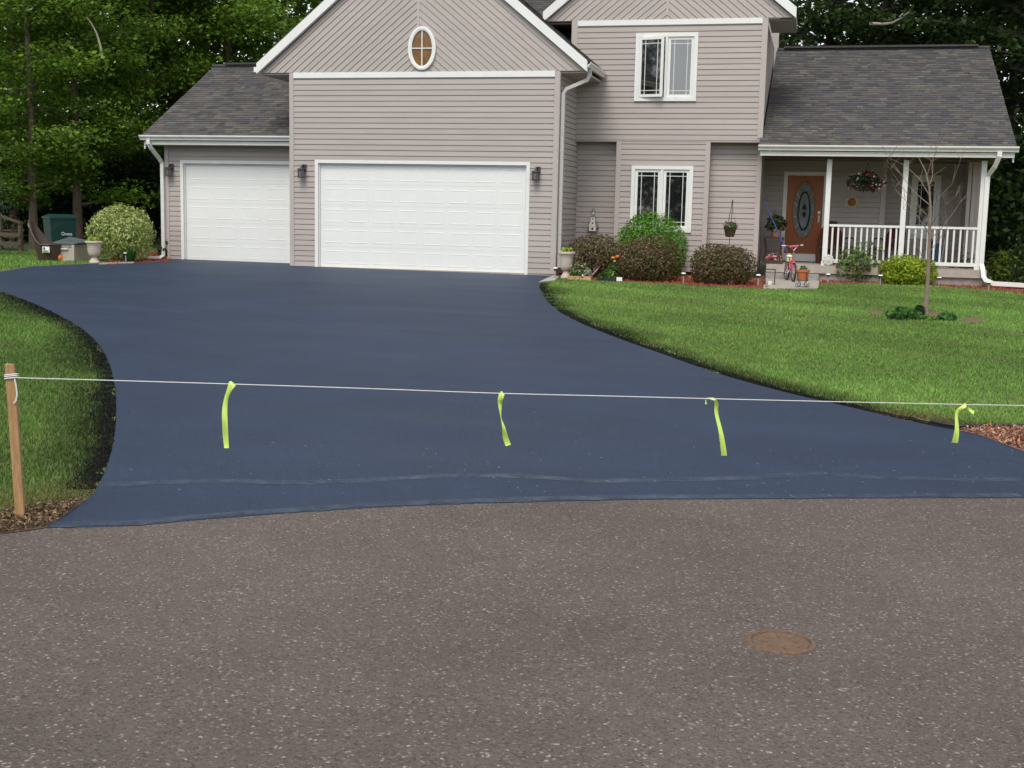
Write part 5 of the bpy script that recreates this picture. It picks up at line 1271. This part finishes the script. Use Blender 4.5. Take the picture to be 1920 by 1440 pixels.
SP = [(1712, 1770, 584, 600), (1795, 1850, 596, 608), (1622, 1660, 583, 592)]
for i, q in enumerate(SP): soil_patch(*q, 300+i)
for lab, u, v, r, h, c in (('low leafy green plant left of the sapling', 1693, 600, 30, 24, [(.06, .17, .035), (.08, .21, .05)]), ('small dark plant touching the sapling trunk', 1724, 592, 9, 20, [(.025, .06, .018), (.03, .08, .02)]), ('tiny yellow green tuft in front of the sapling', 1739, 601, 14, 9, [(.12, .27, .03), (.16, .32, .05)]), ('small leafy plant right of the sapling', 1775, 602, 17, 16, [(.06, .18, .04), (.09, .22, .06)])):
    q = onG(u, v); k = mpp(q); t = thing('low_plant', lab, 'plant', q); link_mesh('foliage', foliage_ball('foliage', r*k, r*k*.8, h*k*.55, h*k*.45, 380, .075, c, int(u), shell=.9, up=.8, zmin=.005), t)

# ---- grass
GB = np.array([.172, .315, .066])
def fbm(x, y, seed):
    r = np.random.default_rng(seed); o = 0
    for f, a in ((.25, 1), (.6, .7), (1.4, .5), (3.2, .35)):
        for _ in range(3):
            w = r.normal(size=2)*f*2; o = o + a*np.sin(x*w[0]+y*w[1]+r.uniform(0, 6.28))/3
    return o
edge_pts = np.array([np.array(q) for q in (pl[:-1] + pr)])
def grass(name, label, polys, dens, seed, hgt=.055, dead=None, holes=(), spray=True, mow=0.0, tone=1.0):
    rng = np.random.default_rng(seed); P = np.concatenate([np.array([np.array(q[:2]) for q in polys])]); x0, y0 = P.min(0); x1, y1 = P.max(0)
    A = (x1-x0)*(y1-y0); dmax = dens(5.5); n = int(A*dmax); Q = np.stack([rng.uniform(x0, x1, n), rng.uniform(y0, y1, n)], 1)
    d = np.hypot(Q[:, 0], Q[:, 1]); kp = rng.random(n) < dens(d)/dmax; Q, d = Q[kp], d[kp]
    kp = inside(Q, polys)
    for h in holes: kp &= ~inside(Q, h)
    Q, d = Q[kp], d[kp]; N = len(Q)
    de = np.full(N, 9.0)
    for i in range(0, N, 20000):
        de[i:i+20000] = np.sqrt(((Q[i:i+20000, None, :]-edge_pts[None])**2).sum(2)).min(1)
    nz_ = fbm(Q[:, 0], Q[:, 1], 5); nf = fbm(Q[:, 0]*3, Q[:, 1]*3, 6)
    c = GB*(1 + .20*nz_ + .13*nf + rng.normal(size=N)*.16)[:, None]
    yel = np.clip(.25 + .3*fbm(Q[:, 0]*1.3, Q[:, 1]*1.3, 9), 0, 1)[:, None]
    c = c*(1-yel*.45) + np.array([.27, .30, .10])*yel*.45
    st = rng.random(N) < .05; c[st] = np.array([.26, .24, .10])*rng.uniform(.7, 1.2, (st.sum(), 1))
    if mow: c *= (1 + mow*np.sign(np.sin((Q[:, 0]*.55+Q[:, 1]*.83)*2*np.pi/2.4)))[:, None]
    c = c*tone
    if spray:
        wdt = .34 + .22*fbm(Q[:, 0]*1.5, Q[:, 1]*1.5, 7)
        s = np.clip(1.2 - de/np.maximum(wdt, .09), 0, 1)*rng.uniform(.93, 1.0, N); s = s[:, None]
        c = c*(1-s) + np.array([.006, .0065, .006])*s
    if dead is not None:
        dd = np.hypot(Q[:, 0]-dead[0], Q[:, 1]-dead[1]); s = (np.clip(1.2-dd/dead[2], 0, .85)*rng.random(N)**.4)[:, None]; c = c*(1-s) + np.array([.26, .185, .085])*s
    c = np.clip(c, .003, 1)
    h = hgt*rng.uniform(.55, 1.25, N)*(1+.18*nf); h *= np.clip(.35 + de/.35, .35, 1)
    w = .0018 + .00030*d
    a = rng.uniform(0, 6.28, N); ln = rng.uniform(.15, .75, N)*h; b = rng.uniform(0, 6.28, N)
    base = np.stack([Q[:, 0], Q[:, 1], gzv(Q[:, 0], Q[:, 1])-.002], 1)
    s_ = np.stack([np.cos(a)*w, np.sin(a)*w, 0*a], 1); dv = np.stack([np.cos(b)*ln, np.sin(b)*ln, h], 1); mid = dv*np.array([.4, .4, .6])
    V = np.concatenate([np.stack([base-s_, base+s_, base+mid+s_*.8, base+mid-s_*.8], 1), np.stack([base+mid-s_*.8, base+mid+s_*.8, base+dv+s_*.12, base+dv-s_*.12], 1)])
    me = quad_mesh(name, V, np.concatenate([c, c]), M['grass']); o = link_mesh(name, me); tag(o, label, 'grass', kind='stuff'); return N
def dens(d): return np.clip(7000*(6.0/np.maximum(d, 5.5))**1.5, 560, 7000)
left_poly = [onG(-110, 585)[:2], onG(-50, 560)[:2]] + pl[::-1] + [onG(85, 976)[:2], onG(50, 984)[:2], onG(0, 984)[:2], onG(-70, 994)[:2]]
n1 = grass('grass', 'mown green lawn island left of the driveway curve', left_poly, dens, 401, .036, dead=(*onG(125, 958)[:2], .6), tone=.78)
right_poly = pr[1:-8] + [onG(1790, 800)[:2], onG(1850, 801)[:2], onG(1990, 803)[:2], onG(2400, 809)[:2], onG(2400, 640)[:2], onG(2300, 575)[:2], onG(2050, 560)[:2]] + [onG(*q)[:2] for q in [(1960, 556), (1860, 545), (1750, 537), (1640, 533), (1536, 533), (1534, 543), (1431, 543), (1380, 540), (1290, 535), (1180, 530), (1120, 527), (1060, 523), (1045, 522)]]
holes = []
for u0, u1, v0, v1 in SP: holes.append([onG((u0+u1)/2+(u1-u0)*.42*math.cos(a*.785), (v0+v1)/2+(v1-v0)*.42*math.sin(a*.785))[:2] for a in range(8)])
n2 = grass('grass', 'wide mown green lawn right of the driveway', right_poly, dens, 402, .031, dead=(*onG(1690, 788)[:2], .5), holes=holes, mow=.07)
back_poly = [onG(-120, 505)[:2], onG(-60, 508)[:2], onG(0, 507)[:2], onG(60, 498.5)[:2], onG(185, 492.5)[:2], onG(175, 484)[:2], onG(100, 474)[:2], onG(-120, 474)[:2]]
n3 = grass('grass', 'strip of lawn under the tub and storage box, upper left', back_poly, dens, 403, .06, spray=False)
print('grass blades', n1, n2, n3)

# ---- trees
LG = [(.165, .285, .032), (.13, .24, .028), (.22, .335, .046), (.10, .19, .025)]
DG = [(.040, .075, .020), (.030, .058, .016), (.055, .092, .026)]
FG = [(.022, .050, .024), (.016, .036, .018)]
maple = [make_tree(s, 13.5, .135, 1.2, 2.9, 38, 150, .145, LG, lean=ln, ncl=5) for s, ln in ((1, (0, 0)), (2, (.015, .01)), (3, (-.01, .02)))]
oak = [make_tree(s, 14, .25, 2.2, 3.6, 34, 78, .21, DG, lean=ln, ncl=5, barkmat=M['bark2'], flat=.45) for s, ln in ((11, (0, 0)), (12, (.02, 0)))]
fir = make_tree(21, 11, .16, .7, 2.4, 60, 70, .16, FG, ncl=5, barkmat=M['bark2'], conifer=True, flat=.5)
spruce = make_tree(22, 9, .14, .5, 2.6, 60, 70, .13, [(.10, .15, .11), (.08, .12, .09), (.13, .18, .14)], ncl=5, barkmat=M['bark2'], conifer=True, flat=.45)
def far_at(u, dist):
    """ground point under photo column u at a given distance from the camera"""
    d = pray(u, 470); d = d[:2]/np.linalg.norm(d[:2]); x, y = d*dist; return (x, y, gz(x, y))
G1 = 'trees behind the small garage'; G2 = 'dark trees behind the porch roof'
place_tree('maple_tree', 'maple with long straight bare trunk behind the variegated shrub and bin', maple[0], far_at(146, 38), .4, 1.0)
place_tree('maple_tree', 'slim maple with pale trunk rising behind the brown tub', maple[1], far_at(64, 37), 2.1, .85)
place_tree('maple_tree', 'dark trunked maple beside the deck steps', maple[2], far_at(28, 41), 4.0, 1.05)
place_tree('maple_tree', 'maple leaning right behind the variegated shrub', make_tree(4, 12.5, .12, 2.6, 2.6, 32, 145, .145, LG, lean=(.12, .05)), far_at(228, 42), .0, 1.0)
for lab, m, u, d, r, s in (('tree crown rising over left end of the small garage roof', maple[1], 330, 44, 1.0, 1.1), ('tree crown over the middle of the small garage roof', maple[2], 430, 43, 2.9, 1.05), ('tree crown touching the left rake of the big gable', maple[0], 540, 44, 5.0, 1.1)):
    place_tree('maple_tree', lab, m, far_at(u, d), r, s, G1)
place_tree('fir_tree', 'dark fir in deep shade between maple trunks and small garage', fir, far_at(255, 45), .3, 1.2)
place_tree('fir_tree', 'dark fir standing behind the slim pale trunked maple', fir, far_at(110, 46), 1.7, 1.25)
place_tree('spruce_tree', 'blue green spruce branch tips at the left edge', spruce, far_at(-95, 33), .8, .62)
for lab, m, u, d, r, s in (('dark tree right of the upper gable', oak[0], 1530, 46, .3, 1.05), ('dark tree above the left half of the porch roof ridge', oak[1], 1640, 44, 2.2, 1.0), ('dark tree above the right half of the porch roof ridge', oak[0], 1745, 46, 3.7, 1.1), ('dark tree right of the porch roof with sky gaps', oak[1], 1868, 48, 5.2, 1.1), ('dark tree at the right edge beyond the porch', oak[0], 1960, 42, 1.2, 1.0), ('dark tree added outside the right edge of the view to shade the house', oak[1], 2130, 37, 2.6, 1.0)):  # last tree is out of view, added to shade the gable side wall
    place_tree('oak_tree', lab, m, far_at(u, d), r, s, G2)
place_tree('oak_tree', 'big dark leaning trunk at upper right corner', make_tree(13, 14, .42, 5.0, 3.6, 26, 80, .21, DG, lean=(-.18, -.02), barkmat=M['bark2']), far_at(1990, 39), 0, 1.0)
# bleached dead branches
def dead_branch(label, px, dist, r=.035):
    base = far_at(px[0][0], dist); pts = []
    for u, v in px:
        d = pray(u, v); tt = dist/np.linalg.norm(d[:2]); pts.append(CAMP+d*tt)
    t = thing('dead_branch', label, 'branch', pts[-1], 0, world=True)
    MB().tube(pts, [r*(.5+.5*i/(len(pts)-1)) for i in range(len(pts))], 6).build('limb', M['deadwood'], t, smooth=True)
    return t
dead_branch('bleached curved dead branch among the leaves of the left maple', [(163, 32), (172, 45), (181, 62), (188, 85), (192, 110)], 35.8)
b = dead_branch('pale forked dead branch above the porch roof ridge', [(1705, 22), (1690, 34), (1672, 43), (1655, 45), (1630, 44)], 40.5, .05)
# the wood beyond: a mass of foliage and stems that closes the view
rng = np.random.default_rng(77)
def wood(name, label, u0, u1, d0, d1, zmax, ncl, per, leaf, cols, seed, zmin=.4, sig=.75):
    rng = np.random.default_rng(seed); u = rng.uniform(u0, u1, ncl); dist = rng.uniform(d0, d1, ncl)
    C = np.array([far_at(a, b) for a, b in zip(u, dist)]); C[:, 2] += zmin + (zmax-zmin)*rng.random(ncl)**.9
    idx = np.repeat(np.arange(ncl), per); N = len(idx)
    P = C[idx] + rng.normal(size=(N, 3))*np.array([sig, sig, sig*.5]); tone = 1+rng.normal(size=ncl)*.25
    P[:, 2] = np.maximum(P[:, 2], .3)
    cc = np.clip(pick(cols, N, rng, .2)*tone[idx][:, None], .003, 1)
    me = leaf_mesh(name, P, unit(np.array([0, -.3, .8])+rng.normal(size=(N, 3))*.7), leaf*rng.uniform(.6, 1.3, N), cc, M['leaf'], rng, .62)
    return tag(link_mesh(name, me), label, 'woods', kind='stuff')
wood('woodland', 'dark mass of woods behind the left trees', -250, 780, 49, 58, 14, 1250, 46, .34, [(.12, .185, .03), (.09, .15, .026), (.065, .11, .024)], 501, sig=.95)
wood('woodland', 'dark mass of woods behind the porch roof', 1380, 2200, 51, 60, 14, 900, 44, .34, DG, 502, sig=.95)
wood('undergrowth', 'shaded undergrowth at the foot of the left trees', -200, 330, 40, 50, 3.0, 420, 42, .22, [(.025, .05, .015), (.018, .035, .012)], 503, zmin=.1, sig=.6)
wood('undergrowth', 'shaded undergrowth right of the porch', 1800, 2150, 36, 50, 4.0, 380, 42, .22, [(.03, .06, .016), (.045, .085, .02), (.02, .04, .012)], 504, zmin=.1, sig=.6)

def wood_back():
    rng = np.random.default_rng(505); n = 2200; C = np.stack([rng.uniform(-65, 45, n), rng.uniform(-36, -27, n), 0*rng.random(n)], 1)
    top = 9.0 + 2.2*fbm(C[:, 0]*.6, C[:, 1]*0, 31) + 9*np.exp(-((C[:, 0]+42)/12)**2); C[:, 2] = .3 + (top-.3)*rng.random(n)**.8; idx = np.repeat(np.arange(n), 40); N = len(idx)  # tall hump at far left added so the open sash mirrors dark leaves
    P = C[idx] + rng.normal(size=(N, 3))*np.array([1.2, .9, .55]); P[:, 2] = np.maximum(P[:, 2], .2)
    me = leaf_mesh('woodland', P, unit(np.array([0, .3, .8])+rng.normal(size=(N, 3))*.7), .55*rng.uniform(.6, 1.3, N), pick(DG, N, rng), M['leaf'], rng, .62)
    tag(link_mesh('woodland', me), 'dark tree line across the road, seen mirrored in the windows', 'woods', kind='stuff')
wood_back()

# ---- loose mulch chips on the beds
def chips(name, label, poly, n, cols, seed, size=.05):
    rng = np.random.default_rng(seed); A = np.array([np.array(q[:2], float) for q in poly]); lo, hi = A.min(0), A.max(0)
    Q = rng.uniform(lo, hi, (n*3, 2)); Q = Q[inside(Q, poly)][:n]; N = len(Q)
    P = np.stack([Q[:, 0], Q[:, 1], gzv(Q[:, 0], Q[:, 1]) + .016 + rng.random(N)*.03], 1)
    me = leaf_mesh(name, P, unit(np.array([0, 0, 1.0])+rng.normal(size=(N, 3))*.6), size*rng.uniform(.5, 1.5, N), pick(cols, N, rng, .3), M['chip'], rng, .35)
    return tag(link_mesh(name, me), label, 'mulch', kind='stuff')
RED = [(.27, .07, .038), (.20, .05, .03), (.34, .12, .07), (.14, .045, .03), (.30, .15, .09)]
chips('mulch_chips', 'red wood chips in the bed under the front windows', bed1, 4200, RED, 601)
chips('mulch_chips', 'red wood chips in the bed along the porch', bed2, 4200, RED, 602)
chips('mulch_chips', 'red wood chips beside the small garage', bed3, 1600, RED, 603)
chips('mulch_chips', 'faded red wood chips in the corner by the road at right', cp, 5200, [(.36, .16, .10), (.28, .10, .06), (.42, .25, .17), (.22, .12, .08), (.45, .32, .24)], 604, .032)
chips('soil_crumbs', 'brown soil crumbs and dry bits around the stake', sp, 2600, [(.22, .145, .085), (.14, .09, .055), (.30, .21, .13), (.10, .07, .045)], 605, .022)
